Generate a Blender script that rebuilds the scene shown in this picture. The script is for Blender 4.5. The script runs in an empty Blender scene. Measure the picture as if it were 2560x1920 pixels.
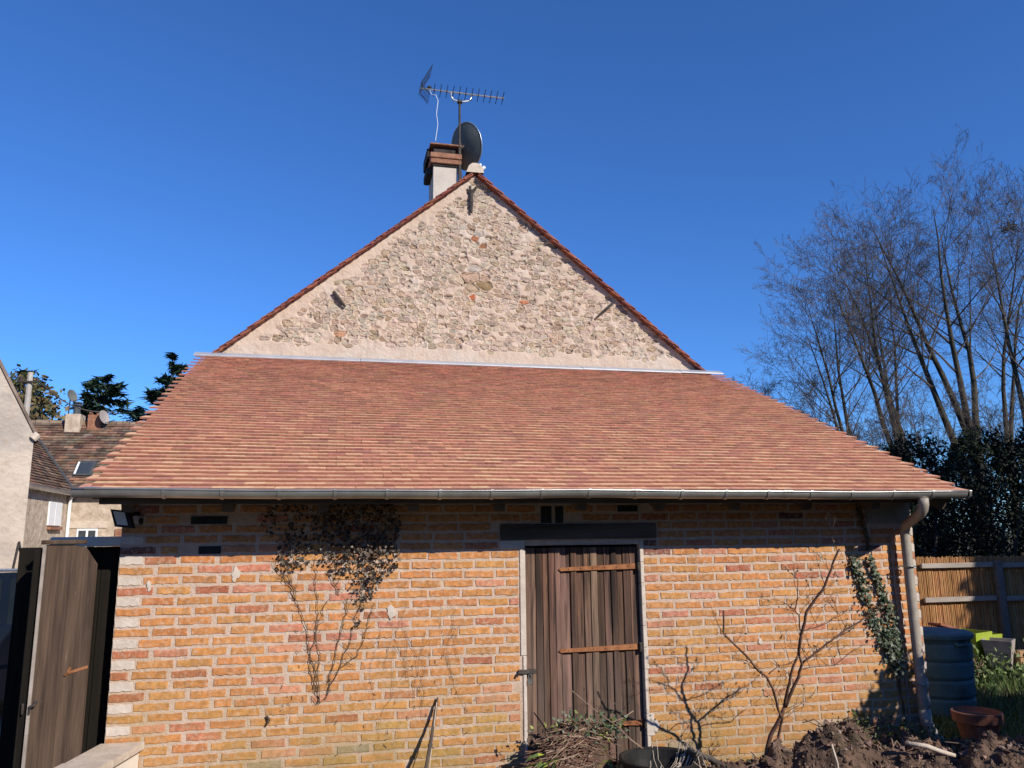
import bpy, math, random
import numpy as np
from mathutils import Matrix, Vector, noise as mnoise
R = math.radians
rnd = random.Random(7)
scene = bpy.context.scene
col = scene.collection

# ------------------------------------------------------------------ camera, sky, sun, exposure
cam = bpy.data.cameras.new('camera'); camo = bpy.data.objects.new('camera', cam); col.objects.link(camo)
cam.sensor_width = 36.0; cam.lens = 36.0 * 1973.0 / 2560.0; cam.clip_start = 0.1; cam.clip_end = 3000
cx, cy, cz = Vector((0.9750, -0.2210, -0.0110)), Vector((0.032, 0.186, -0.982)), Vector((0.219, 0.957, 0.189))
cz.normalize(); cx = (cx - cx.dot(cz) * cz).normalized(); cyu = cx.cross(cz)
if cyu.z < 0: cyu = -cyu
m = Matrix(((cx.x, cyu.x, -cz.x), (cx.y, cyu.y, -cz.y), (cx.z, cyu.z, -cz.z))).to_4x4()
m.translation = (-1.296, -5.665, 1.6)
camo.matrix_world = m
scene.camera = camo

SUN_AZ, SUN_EL = R(148), R(30.5)           # azimuth clockwise from +Y
world = bpy.data.worlds.new('World'); scene.world = world; world.use_nodes = True
wn = world.node_tree.nodes; wl = world.node_tree.links; wn.clear()
wo = wn.new('ShaderNodeOutputWorld'); wb = wn.new('ShaderNodeBackground'); ws = wn.new('ShaderNodeTexSky')
ws.sky_type = 'NISHITA'; ws.sun_disc = False; ws.sun_elevation = SUN_EL; ws.sun_rotation = SUN_AZ
ws.air_density = 1.0; ws.dust_density = 0.0; ws.ozone_density = 10.0; ws.altitude = 100
wb.inputs['Strength'].default_value = 0.12
wmx = wn.new('ShaderNodeMix'); wmx.data_type = 'RGBA'; wmx.blend_type = 'MULTIPLY'; wmx.inputs['Factor'].default_value = 1
wmx.inputs['B'].default_value = (.73, .97, 1.22, 1)
wl.new(ws.outputs[0], wmx.inputs['A']); wl.new(wmx.outputs['Result'], wb.inputs[0]); wl.new(wb.outputs[0], wo.inputs[0])
sl = bpy.data.lights.new('sun', 'SUN'); sl.energy = 5.0; sl.angle = R(0.5); sl.color = (1.0, 0.93, 0.82)
so = bpy.data.objects.new('sun', sl); col.objects.link(so)
sdir = Vector((math.sin(SUN_AZ) * math.cos(SUN_EL), math.cos(SUN_AZ) * math.cos(SUN_EL), math.sin(SUN_EL)))
so.rotation_euler = sdir.to_track_quat('Z', 'Y').to_euler(); so.location = sdir * 30
vs = scene.view_settings; vs.view_transform = 'Standard'; vs.look = 'None'; vs.gamma = 1; vs.exposure = 0.18
vs.use_curve_mapping = False

# ------------------------------------------------------------------ materials
def M(name, c1, c2=None, scale=6.0, rough=0.85, bump=0.0, bscale=40.0, metal=0.0, src=None, stretch=(1, 1, 1),
      amt=(0.75, 1.2), stains=(), detail=6, spec=0.4, contrast=(0.35, 0.65), weather=()):
    mt = bpy.data.materials.new(name); mt.use_nodes = True
    nt = mt.node_tree; n = nt.nodes; l = nt.links
    b = n['Principled BSDF']
    b.inputs['Roughness'].default_value = rough; b.inputs['Metallic'].default_value = metal
    b.inputs['Specular IOR Level'].default_value = spec
    geo = n.new('ShaderNodeNewGeometry'); mp = n.new('ShaderNodeMapping'); mp.inputs['Scale'].default_value = stretch
    l.new(geo.outputs['Position'], mp.inputs['Vector'])
    def nz(sc, det=detail, rg=0.6):
        x = n.new('ShaderNodeTexNoise'); x.inputs['Scale'].default_value = sc; x.inputs['Detail'].default_value = det
        x.inputs['Roughness'].default_value = rg; l.new(mp.outputs[0], x.inputs['Vector']); return x
    def ramp(x, lo, hi):
        r = n.new('ShaderNodeMapRange'); r.inputs['From Min'].default_value = lo; r.inputs['From Max'].default_value = hi
        l.new(x, r.inputs['Value']); return r.outputs[0]
    f = ramp(nz(scale).outputs['Fac'], *contrast)
    if src:
        if src == 'obj':
            s = n.new('ShaderNodeObjectInfo'); base = s.outputs['Color']
        else:
            s = n.new('ShaderNodeAttribute'); s.attribute_name = 'Col'; base = s.outputs['Color']
        mr = n.new('ShaderNodeMapRange'); mr.inputs['To Min'].default_value = amt[0]; mr.inputs['To Max'].default_value = amt[1]
        l.new(f, mr.inputs['Value'])
        mx = n.new('ShaderNodeMix'); mx.data_type = 'RGBA'; mx.blend_type = 'MULTIPLY'; mx.inputs['Factor'].default_value = 1
        l.new(base, mx.inputs['A']); l.new(mr.outputs[0], mx.inputs['B']); out = mx.outputs['Result']
    else:
        mx = n.new('ShaderNodeMix'); mx.data_type = 'RGBA'
        mx.inputs['A'].default_value = (*c1, 1); mx.inputs['B'].default_value = (*(c2 or c1), 1)
        l.new(f, mx.inputs['Factor']); out = mx.outputs['Result']
    for (sc, ssc, lo, hi, am) in stains:
        g = ramp(nz(ssc).outputs['Fac'], lo, hi)
        k = n.new('ShaderNodeMath'); k.operation = 'MULTIPLY'; k.inputs[1].default_value = am; l.new(g, k.inputs[0])
        m2 = n.new('ShaderNodeMix'); m2.data_type = 'RGBA'; l.new(k.outputs[0], m2.inputs['Factor'])
        l.new(out, m2.inputs['A']); m2.inputs['B'].default_value = (*sc, 1); out = m2.outputs['Result']
    for (wc, z0, z1, wsc, am) in weather:      # rain and damp wear that sets in below z0 and is full at z1
        sx = n.new('ShaderNodeSeparateXYZ'); l.new(geo.outputs['Position'], sx.inputs[0])
        zr = n.new('ShaderNodeMapRange'); zr.inputs['From Min'].default_value = z0; zr.inputs['From Max'].default_value = z1; l.new(sx.outputs['Z'], zr.inputs['Value'])
        g = ramp(nz(wsc).outputs['Fac'], .32, .60)
        k = n.new('ShaderNodeMath'); k.operation = 'MULTIPLY'; l.new(zr.outputs[0], k.inputs[0]); l.new(g, k.inputs[1])
        k2 = n.new('ShaderNodeMath'); k2.operation = 'MULTIPLY'; k2.inputs[1].default_value = am; l.new(k.outputs[0], k2.inputs[0])
        m2 = n.new('ShaderNodeMix'); m2.data_type = 'RGBA'; l.new(k2.outputs[0], m2.inputs['Factor'])
        l.new(out, m2.inputs['A']); m2.inputs['B'].default_value = (*wc, 1); out = m2.outputs['Result']
    l.new(out, b.inputs['Base Color'])
    if bump:
        bp = n.new('ShaderNodeBump'); bp.inputs['Strength'].default_value = 1.0; bp.inputs['Distance'].default_value = bump
        l.new(nz(bscale, 5).outputs['Fac'], bp.inputs['Height']); l.new(bp.outputs[0], b.inputs['Normal'])
    return mt

BR_ST = (((.55, .43, .34), 38, .50, .68, .5), ((.20, .14, .06), 4, .52, .72, .38), ((.12, .07, .05), 70, .64, .74, .5))
DAMP = (((.34, .215, .060), .95, .15, 2.2, .55), ((.15, .12, .045), .35, -.05, 6, .5))
MAT = dict(
    brick=M('brick', None, src='obj', scale=28, rough=.9, bump=.0022, bscale=90, amt=(.72, 1.18), stains=BR_ST, weather=DAMP, c2=None),
    brick_far=M('brick_joined', None, src='attr', scale=28, rough=.9, bump=.0022, bscale=90, amt=(.72, 1.18), stains=BR_ST, weather=DAMP),
    mortar=M('mortar', (.45, .335, .265), (.54, .415, .335), 14, .95, .008, 60, stains=(((.36, .27, .12), 3, .55, .7, .35), ((.22, .17, .14), 25, .6, .75, .5)), weather=DAMP),
    plaster=M('white_plaster', (.47, .40, .345), (.58, .505, .44), 12, .95, .004, 50, stains=(((.30, .24, .19), 18, .60, .72, .5),)),
    concrete=M('concrete', (.24, .215, .19), (.33, .30, .27), 9, .95, .004, 70),
    tile=M('roof_tile', None, src='obj', scale=30, rough=.8, bump=.0015, bscale=120, amt=(.8, 1.12), stains=(((.20, .12, .10), 9, .58, .75, .3),)),
    tile_far=M('roof_tile_joined', None, src='attr', scale=30, rough=.8, bump=.0015, bscale=120, amt=(.8, 1.12), stains=(((.20, .12, .10), 9, .58, .75, .3),)),
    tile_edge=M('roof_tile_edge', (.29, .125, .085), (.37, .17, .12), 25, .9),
    zinc=M('zinc', (.31, .30, .285), (.42, .41, .39), 7, .34, .0006, 60, metal=.7, stains=(((.22, .19, .16), 5, .55, .7, .5),)),
    lead=M('flashing_metal', (.36, .37, .40), (.45, .46, .49), 5, .5, .001, 30, metal=.25),
    pvc=M('grey_pvc', (.27, .235, .195), (.37, .325, .275), 10, .55, stains=(((.20, .15, .10), 14, .58, .7, .6),)),
    fascia=M('dark_timber', (.05, .038, .03), (.10, .075, .055), 8, .85, .003, 40, stretch=(.2, 1, 1)),
    lintel=M('weathered_lintel', (.045, .037, .030), (.12, .10, .082), 7, .9, .006, 30, stretch=(.12, 1, 1.5)),
    plank=M('weathered_plank', None, src='obj', scale=7, rough=.88, bump=.006, bscale=22, amt=(.45, 1.5), stretch=(3.2, 3, .16),
            stains=(((.018, .011, .008), 8, .50, .60, .8), ((.26, .13, .045), 14, .64, .70, .8)), weather=(((.17, .125, .098), 1.20, .50, 5.0, .45),)),
    gate=M('gate_wood', (.042, .025, .016), (.115, .072, .047), 9, .85, .004, 30, stretch=(2.5, 2.5, .14),
           stains=(((.30, .26, .20), 30, .68, .74, .6),)),
    dark_shade_gate=M('shade_dark_gate_wood', (.008, .007, .006), (.016, .013, .010), 9, .95, spec=.1, bump=.003, bscale=30, stretch=(2.5, 2.5, .14)),  # near black: the rear leaf's deep shade is put into this colour
    rust=M('rusted_iron', (.20, .075, .03), (.33, .14, .06), 25, .9, .002, 120),
    iron=M('dark_iron', (.035, .030, .028), (.085, .07, .06), 25, .75, .002, 90, metal=.3),
    steel=M('bright_steel', (.55, .55, .55), (.7, .7, .7), 20, .3, metal=1),
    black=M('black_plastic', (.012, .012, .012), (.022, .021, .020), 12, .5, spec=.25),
    lampglass=M('lamp_glass', (.55, .56, .56), (.62, .62, .62), 12, .15),
    render=M('lime_render', (.46, .35, .27), (.54, .425, .335), 3, .95, .02, 14, stains=(((.55, .485, .42), 2, .52, .68, .6), ((.33, .26, .20), 22, .60, .72, .35))),
    stone=M('stone', None, src='obj', scale=22, rough=.93, bump=.006, bscale=45, amt=(.75, 1.2)),
    stone_far=M('stone_joined', None, src='attr', scale=22, rough=.93, bump=.006, bscale=45, amt=(.75, 1.2)),
    chimney=M('chimney_render', (.46, .40, .34), (.54, .47, .40), 6, .95, .003, 50),
    oldbrick=M('old_red_brick', (.20, .085, .05), (.34, .17, .10), 12, .93, .005, 70),
    soot=M('sooty_brick', (.02, .017, .015), (.06, .045, .04), 10, .95, .004, 60),
    redtile=M('verge_tile', None, src='obj', scale=20, rough=.85, amt=(.7, 1.15)),
    alu=M('aluminium', (.50, .50, .48), (.62, .61, .58), 20, .35, metal=.85),
    dish=M('dish_paint', (.10, .105, .09), (.14, .145, .125), 6, .6),
    bark=M('bark', (.05, .04, .032), (.13, .11, .09), 6, .95, .01, 20, stretch=(1, 1, .3)),
    bark2=M('grey_bark', (.036, .031, .022), (.080, .068, .048), 4, .95, .02, 10, stretch=(1, 1, .3)),
    twig=M('twig', (.078, .060, .048), (.14, .112, .092), 1.5, .95),
    redtwig=M('red_brown_twig', (.07, .035, .025), (.17, .09, .06), 9, .9),
    drytwig=M('dry_stem', (.16, .10, .07), (.34, .24, .17), 14, .95),
    vine=M('vine_stem', (.06, .040, .026), (.15, .10, .06), 20, .95),
    ivy=M('ivy_leaf', None, src='attr', scale=30, rough=.5, amt=(.7, 1.2), spec=.3),
    leaf=M('foliage', None, src='attr', scale=8, rough=.65, amt=(.7, 1.25), spec=.2),
    needle=M('conifer_needles', None, src='attr', scale=1.0, rough=.75, amt=(.65, 1.3), spec=.15),
    soil=M('soil', (.060, .036, .026), (.17, .105, .072), 9, .97, .04, 30, stains=(((.05, .06, .02), 3, .58, .7, .3),)),
    clod=M('clod', None, src='attr', scale=25, rough=.97, bump=.01, bscale=60, amt=(.6, 1.3)),
    ground=M('ground', (.06, .055, .03), (.15, .11, .07), 1.2, .97, .03, 9, stains=(((.045, .075, .02), .8, .45, .6, .8),)),
    drive=M('driveway', (.13, .125, .12), (.20, .19, .18), 3, .95, .01, 60),
    coping=M('coping_stone', (.47, .385, .30), (.58, .49, .40), 9, .95, .006, 40, stains=(((.26, .20, .15), 7, .58, .7, .4),)),
    cream=M('cream_render', (.66, .59, .50), (.72, .65, .56), 6, .95, .002, 60),
    carpaint=M('dark_blue_paint', (.006, .011, .022), (.008, .014, .028), 2, .18, spec=.6),
    carglass=M('car_glass', (.012, .018, .026), (.016, .022, .03), 2, .05, spec=.8),
    rubber=M('rubber', (.012, .012, .012), (.02, .02, .02), 20, .85),
    oldroof=M('old_roof_tile', None, src='attr', scale=3, rough=.93, bump=.02, bscale=14, amt=(.55, 1.35)),
    stonewall=M('rubble_wall', (.36, .28, .20), (.56, .455, .36), 5, .95, .04, 7, stains=(((.24, .17, .11), 4, .58, .68, .6),)),
    oldrender=M('old_render', (.44, .365, .30), (.53, .45, .375), 2.2, .95, .03, 9, stains=(((.30, .27, .245), .8, .50, .62, .6), ((.36, .26, .18), 9, .56, .70, .5), ((.24, .19, .15), 30, .62, .72, .45))),
    white=M('white_paint', (.74, .74, .74), (.80, .80, .79), 6, .6),
    glass=M('window_glass', (.03, .04, .05), (.05, .06, .07), 2, .06, spec=.8),
    frame=M('dark_window_frame', (.05, .055, .06), (.08, .085, .09), 6, .5),
    barrel=M('blue_barrel', (.055, .120, .145), (.075, .150, .175), 5, .6, .002, 30, spec=.2, stains=(((.085, .09, .08), 7, .52, .7, .55), ((.03, .035, .03), 3, .5, .65, .5))),
    terracotta=M('terracotta', (.20, .075, .045), (.31, .13, .08), 9, .9, .002, 60, stains=(((.30, .22, .17), 6, .6, .72, .5),)),
    lime=M('lime_planter', (.26, .34, .03), (.32, .40, .05), 6, .6),
    greypl=M('grey_planter', (.26, .225, .205), (.33, .29, .265), 7, .8),
    reed=M('reed', None, src='attr', scale=30, rough=.85, amt=(.6, 1.25), stretch=(4, 1, .25)),
    rail=M('rail_timber', (.25, .21, .18), (.36, .31, .27), 9, .85, .003, 40, stretch=(.2, 1, 1)),
    post=M('post_timber', (.15, .13, .115), (.21, .185, .165), 9, .8),
    crate=M('crate_wood', (.30, .17, .08), (.42, .26, .14), 9, .9),
    pole=M('concrete_pole', (.34, .31, .27), (.44, .40, .35), 6, .95),
)

# ------------------------------------------------------------------ mesh helpers
class MB:
    def __init__(s): s.v = []; s.f = []; s.c = []
    def add(s, vs_, fs, c=None):
        o = len(s.v); s.v.extend([tuple(p) for p in vs_])
        for f in fs: s.f.append(tuple(i + o for i in f)); s.c.append(c)
        return s
    def box(s, x0, x1, y0, y1, z0, z1, c=None):
        return s.add([(x0, y0, z0), (x1, y0, z0), (x1, y1, z0), (x0, y1, z0), (x0, y0, z1), (x1, y0, z1), (x1, y1, z1), (x0, y1, z1)],
                     [(0, 3, 2, 1), (4, 5, 6, 7), (0, 1, 5, 4), (1, 2, 6, 5), (2, 3, 7, 6), (3, 0, 4, 7)], c)
    def bbox(s, x0, x1, y0, y1, z0, z1, b=.008, c=None):     # box with chamfered vertical and horizontal edges
        pts = []
        for k, (z, i) in enumerate(((z0, b), (z0 + b, 0), (z1 - b, 0), (z1, b))):
            a0, a1, d0, d1 = x0 + i, x1 - i, y0 + i, y1 - i
            pts += [(a0 + b, d0, z), (a1 - b, d0, z), (a1, d0 + b, z), (a1, d1 - b, z), (a1 - b, d1, z), (a0 + b, d1, z), (a0, d1 - b, z), (a0, d0 + b, z)]
        f = [tuple(range(7, -1, -1)), tuple(range(24, 32))]
        for k in range(3):
            for i in range(8): j = (i + 1) % 8; f.append((k * 8 + i, k * 8 + j, k * 8 + 8 + j, k * 8 + 8 + i))
        return s.add(pts, f, c)
    def tube(s, pts, rad, n=6, c=None, cap=True):
        pts = [Vector(p) for p in pts]
        if not hasattr(rad, '__len__'): rad = [rad] * len(pts)
        vs_ = []; ref = None
        for i, p in enumerate(pts):
            d = (pts[min(i + 1, len(pts) - 1)] - pts[max(i - 1, 0)])
            d = d.normalized() if d.length > 1e-9 else Vector((0, 0, 1))
            if ref is None: ref = d.orthogonal().normalized()
            u = (ref - ref.dot(d) * d)
            u = u.normalized() if u.length > 1e-6 else d.orthogonal().normalized()
            ref = u; w = d.cross(u)
            for k in range(n):
                a = 2 * math.pi * k / n; vs_.append(p + (u * math.cos(a) + w * math.sin(a)) * rad[i])
        f = []
        for i in range(len(pts) - 1):
            for k in range(n):
                j = (k + 1) % n; f.append((i * n + k, i * n + j, i * n + n + j, i * n + n + k))
        if cap and n > 2: f.append(tuple(range(n - 1, -1, -1))); f.append(tuple(range((len(pts) - 1) * n, len(pts) * n)))
        return s.add(vs_, f, c)
    def lathe(s, prof, cx_, cy_, z, n=28, c=None, closed=True):
        vs_ = []
        for (r, h) in prof:
            for k in range(n):
                a = 2 * math.pi * k / n; vs_.append((cx_ + r * math.cos(a), cy_ + r * math.sin(a), z + h))
        f = []
        for i in range(len(prof) - 1):
            for k in range(n):
                j = (k + 1) % n; f.append((i * n + k, i * n + j, i * n + n + j, i * n + n + k))
        if closed: f.append(tuple(range(n - 1, -1, -1)))
        return s.add(vs_, f, c)
    def mesh(s, name, mt, smooth=False):
        me = bpy.data.meshes.new(name); me.from_pydata(s.v, [], s.f); me.materials.append(mt)
        if any(c is not None for c in s.c):
            a = me.color_attributes.new('Col', 'FLOAT_COLOR', 'CORNER')
            buf = []
            for f, c in zip(s.f, s.c): buf.extend((tuple((c or (.5, .5, .5))[:3]) + (1.0,)) * len(f))
            a.data.foreach_set('color', buf)
        if smooth: me.polygons.foreach_set('use_smooth', [True] * len(me.polygons))
        me.update(); return me
    def build(s, name, mt, parent=None, smooth=False, color=None):
        return obj(name, s.mesh(name, MAT[mt] if isinstance(mt, str) else mt, smooth), parent, color=color)

def obj(name, me, parent=None, loc=None, color=None):
    o = bpy.data.objects.new(name, me); col.objects.link(o)
    if loc is not None: o.location = loc
    if color is not None: o.color = (*color[:3], 1)
    if parent is not None:
        o.parent = parent
        if parent.type == 'EMPTY': o.matrix_parent_inverse = Matrix.Translation(-Vector(parent.location))
    return o
def tag(o, label=None, cat=None, group=None, kind=None):
    if label: o['label'] = label
    if cat: o['category'] = cat
    if group: o['group'] = group
    if kind: o['kind'] = kind
    return o
def thing(name, label, cat, loc=(0, 0, 0), group=None):
    o = bpy.data.objects.new(name, None); col.objects.link(o); o.location = loc; o.empty_display_size = .2
    return tag(o, label, cat, group)
def npmesh(name, verts, faces_n, k, mt, cols=None, smooth=False):
    """verts (N,3), faces (F,k) int arrays; cols (F,3)"""
    me = bpy.data.meshes.new(name); F = len(faces_n)
    me.vertices.add(len(verts)); me.vertices.foreach_set('co', np.asarray(verts, np.float32).ravel())
    me.loops.add(F * k); me.loops.foreach_set('vertex_index', np.asarray(faces_n, np.int32).ravel())
    me.polygons.add(F); me.polygons.foreach_set('loop_start', np.arange(0, F * k, k, dtype=np.int32))
    if smooth: me.polygons.foreach_set('use_smooth', np.ones(F, bool))
    me.update(calc_edges=True)
    if cols is not None:
        a = me.color_attributes.new('Col', 'FLOAT_COLOR', 'CORNER')
        cc = np.repeat(np.concatenate([cols, np.ones((F, 1))], 1), k, 0).astype(np.float32)
        a.data.foreach_set('color', cc.ravel())
    me.materials.append(MAT[mt]); return me
def leafcloud(name, P, size, mt, palette, seed=1, normal=None, spread=1.0, aspect=.6, sizevar=.5, dirs=None):
    """leaf-shaped quads (rhombs folded along the midrib) at points P (N,3)"""
    r = np.random.default_rng(seed); N = len(P)
    d = r.normal(size=(N, 3)) if dirs is None else np.asarray(dirs) + r.normal(size=(N, 3)) * .38; d /= np.linalg.norm(d, axis=1)[:, None]
    if normal is not None:
        nn = np.array(normal) + r.normal(size=(N, 3)) * spread
    else: nn = r.normal(size=(N, 3))
    nn -= (nn * d).sum(1)[:, None] * d; nn /= np.linalg.norm(nn, axis=1)[:, None] + 1e-9
    t = np.cross(d, nn); s = (size * (1 - sizevar + 2 * sizevar * r.random(N)))[:, None]
    a = P - d * s * .5; b = P + t * s * aspect * .5 + nn * s * .08 + d * s * -.08; c = P + d * s * .5; e = P - t * s * aspect * .5 + nn * s * .08 + d * s * -.08
    V = np.stack([a, b, c, e], 1).reshape(-1, 3); F = np.arange(N * 4).reshape(N, 4)
    pal = np.array(palette); C = pal[r.integers(0, len(pal), N)] * (0.75 + .5 * r.random((N, 1)))
    return npmesh(name, V, F, 4, mt, C)
def fbm(x, y, z=0., s=1., o=4):
    v = 0.; a = 1.
    for i in range(o): v += a * mnoise.noise((x * s, y * s, z * s + i * 7.3)); a *= .5; s *= 2.03
    return v
def jit(c, k=.12, r=rnd):
    b = 1 + r.uniform(-k, k); return tuple(max(0.003, x * b * (1 + r.uniform(-k, k) * .4)) for x in c)

# ------------------------------------------------------------------ setting: ground
GZ = -0.12
g = MB()
N = 40
xs = np.linspace(-1, 1, N); ax = np.sign(xs) * np.abs(xs) ** 3 * 900
for i in range(N - 1):
    for j in range(N - 1):
        g.add([(ax[i], ax[j], GZ), (ax[i + 1], ax[j], GZ), (ax[i + 1], ax[j + 1], GZ), (ax[i], ax[j + 1], GZ)], [(0, 1, 2, 3)])
tag(g.build('ground', 'ground'), kind='structure')
d = MB(); d.box(-12, -2.66, -6, 18.6, GZ - .05, GZ + .012)
tag(d.build('driveway', 'drive'), kind='structure')

# ------------------------------------------------------------------ brick shed
shed = thing('brick_shed', 'low ochre brick shed with new orange tiled lean-to roof and plank door', 'shed', (0.35, 0, GZ))
WX0, WX1, WT = -2.62, 3.335, 1.96
DX0, DX1, DZ1 = 0.07, 0.97, 1.53
b = MB()
def slab(x0, x1, z0, z1):
    nx, nz_ = max(2, int((x1 - x0) / .06)), max(2, int((z1 - z0) / .06))
    vs_ = []
    for i in range(nx + 1):
        for k in range(nz_ + 1):
            x = x0 + (x1 - x0) * i / nx; z = z0 + (z1 - z0) * k / nz_
            vs_.append((x, .004 * fbm(x, z, 0, 5), z))
    q = nz_ + 1
    b.add(vs_, [(i * q + k, (i + 1) * q + k, (i + 1) * q + k + 1, i * q + k + 1) for i in range(nx) for k in range(nz_)])
    b.box(x0, x1, .012, .2, z0, z1)
slab(WX0, DX0, GZ, WT); slab(DX1, WX1, GZ, WT); slab(DX0, DX1, DZ1, WT)
front = b.build('front_wall', 'mortar', shed)
sw = MB()
for x0, x1 in ((WX0, WX0 + .18), (WX1 - .18, WX1)):
    sw.add([(x0, .2, GZ), (x1, .2, GZ), (x1, 3.36, GZ), (x0, 3.36, GZ), (x0, .2, 2.02), (x1, .2, 2.02), (x1, 3.36, 3.46), (x0, 3.36, 3.46)],
           [(0, 3, 2, 1), (4, 5, 6, 7), (0, 1, 5, 4), (1, 2, 6, 5), (2, 3, 7, 6), (3, 0, 4, 7)])
sw.build('side_wall', 'mortar', shed)

# bricks: a few shared meshes, each an irregular prism with a worn edge
BL, BH = .206, .0435
def brick_mesh(L, k):
    r = random.Random(100 + k); n = 7 if L > .12 else 4
    top = [(-L / 2 + L * i / n, BH / 2 + r.uniform(-.0035, .004)) for i in range(n + 1)]
    bot = [(L / 2 - L * i / n, -BH / 2 + r.uniform(-.004, .003)) for i in range(n + 1)]
    o = []
    for (x, z) in top + bot: o.append((x + (r.uniform(-.004, .002) if abs(x) > L / 2 - .001 else r.uniform(-.004, .004)) * (1 if x < 0 else -1), z))
    q = len(o); vs_ = [(x, .012, z) for x, z in o] + [(x, -.002, z) for x, z in o] + [(x * .975, -.0050 + r.uniform(-.0012, .0012), z * .92) for x, z in o]
    f = []
    for lv in (0, 1):
        for i in range(q): j = (i + 1) % q; f.append((lv * q + i, lv * q + q + i, lv * q + q + j, lv * q + j))
    f.append(tuple(range(3 * q - 1, 2 * q - 1, -1)))
    f = [tuple(reversed(t)) for t in f]
    return vs_, f
BV = {}
for ln in (BL, .10, .15):
    BV[ln] = [brick_mesh(ln, k + int(ln * 1000)) for k in range(7)]
BME = {}
for ln in BV:
    BME[ln] = []
    for k, (v_, f_) in enumerate(BV[ln]):
        mb = MB(); mb.add(v_, f_); BME[ln].append(mb.mesh('brick', MAT['brick']))
OCH = [(.51, .236, .074), (.49, .220, .070), (.52, .246, .082), (.47, .202, .064)]
ORG = [(.48, .200, .068), (.46, .182, .062), (.49, .215, .078)]
RED = [(.40, .135, .066), (.42, .155, .080), (.36, .11, .06)]
PNK = [(.50, .215, .125), (.46, .18, .11)]
MAU = [(.20, .075, .055), (.15, .06, .05)]
GRY = [(.30, .25, .19), (.26, .23, .19)]
def brick_col(x, z):
    u = rnd.random(); n = fbm(x, z, 3.1, .9)
    low = max(0, min(1, (1.15 - z) / 1.0)); left = max(0, min(1, (-0.9 - x) / 1.6))
    pr = .055 + .10 * left * (1 - low) + .04 * n; pm = .004 + .02 * (z > 1.45) + (.05 if x > 1 and z > 1.45 else 0)
    po = .30 + .15 * left + .1 * (z > 1.3)
    if u < pm: c = rnd.choice(MAU)
    elif u < pm + pr: c = rnd.choice(RED)
    elif u < pm + pr + .09: c = rnd.choice(PNK)
    elif u < pm + pr + .09 + po: c = rnd.choice(ORG)
    else:
        c = rnd.choice(OCH); q = rnd.choice(ORG); t = rnd.random() * .75; c = tuple(a_ * (1 - t) + d_ * t for a_, d_ in zip(c, q))
    if z < .42 and -1.2 < x < .05 and rnd.random() < .55: c = tuple(a * .5 + q * .5 for a, q in zip(c, (.36, .23, .06)))
    if z < .3 and rnd.random() < .12: c = rnd.choice(GRY)
    return jit(c, .10)
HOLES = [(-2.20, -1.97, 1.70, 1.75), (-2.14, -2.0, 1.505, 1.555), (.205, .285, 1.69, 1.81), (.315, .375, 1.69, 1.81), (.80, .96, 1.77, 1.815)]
PATCH = [(2.92, WX1, 1.665, 1.96)]           # concrete patch under the eaves
bricks = []; blocks = []
def hole(x0, x1, z0, z1):
    return any(x1 > a + .01 and x0 < c - .01 and z1 > e + .005 and z0 < f - .005 for (a, c, e, f) in HOLES)
for k in range(-9, 30):
    zc = 1.405 - k * .0650
    if zc < GZ + .02 or zc > WT - .03: continue
    if zc < 1.485: runs = [(WX0, .034), (.995, WX1)]
    elif zc < 1.548: runs = [(WX0, -.116), (.995, WX1)]
    elif zc < 1.705: runs = [(WX0, -.112), (1.112, WX1)]
    else: runs = [(WX0, WX1)]
    for (xa, xb) in runs:
        x = xa + .004
        if xa == WX0 and k % 2: blocks.append((WX0 + .07, zc)); x = WX0 + .155
        stop = xb - .004
        if xb == WX1:
            if zc > 1.655: stop = 2.912
            elif k % 2: stop -= .10; blocks.append((WX1 - .045, zc))
        nxt = None
        if xa > 0 and k % 2 == 0: nxt = .10
        elif xa == WX0 and k % 4 == 3: nxt = .19
        while x < stop - .045:
            g_ = rnd.uniform(.015, .026) + (.010 if x < -1.2 else 0)
            L = nxt or (BL + rnd.uniform(-.006, .008)); nxt = None
            if rnd.random() < .03: L = .10
            if stop - x < L + .05: L = min(L + .03, stop - x)
            if stop - x - L < .05 and stop - x < .27: L = stop - x
            xc = x + L / 2
            if not hole(x, x + L, zc - BH / 2, zc + BH / 2):
                bricks.append((xc, zc + rnd.uniform(-.0025, .0025) + .004 * fbm(xc, zc, 1, 1.1), L, brick_col(xc, zc), rnd.randrange(7), rnd.uniform(-.7, .7)))
            else:
                for (a0, a1) in ((x, min(x + L, min([h_[0] for h_ in HOLES if h_[0] > x] or [9]) - .012)),):
                    if a1 - a0 > .05 and not hole(a0, a1, zc - BH / 2, zc + BH / 2): bricks.append(((a0 + a1) / 2, zc, a1 - a0, brick_col(xc, zc), rnd.randrange(7), 0))
            x += L + g_
def bfit(L):        # the nearest modelled brick length and the stretch that makes it fit
    q = min(BV, key=lambda c: abs(c - L)); return q, L / q
camp = Vector((-1.296, -5.665, 1.6))
def shown(t):
    p = Vector((t[0], 0, t[1])); d_ = (p - camp).length; return t[2] / d_ ** 2 * (1 if (t[1] > .12 and not (-1.75 < t[0] < -.85 and t[1] > 1.5)) else .3)
bricks.sort(key=shown, reverse=True)
for (x, z, L, c, k, a) in bricks[:300]:
    q, sx = bfit(L); o = obj('brick', BME[q][k], front, (x, 0, z), c); o.rotation_euler = (0, R(a), 0); o.scale = (sx, 1, 1)
rest = MB()
for (x, z, L, c, k, a) in bricks[300:]:
    q, sx = bfit(L); v_, f_ = BV[q][k]; ca, sa = math.cos(R(a)), math.sin(R(a)); v_ = [(p[0] * sx, p[1], p[2]) for p in v_]
    rest.add([(x + p[0] * ca + p[2] * sa, p[1], z - p[0] * sa + p[2] * ca) for p in v_], f_, c)
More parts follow.
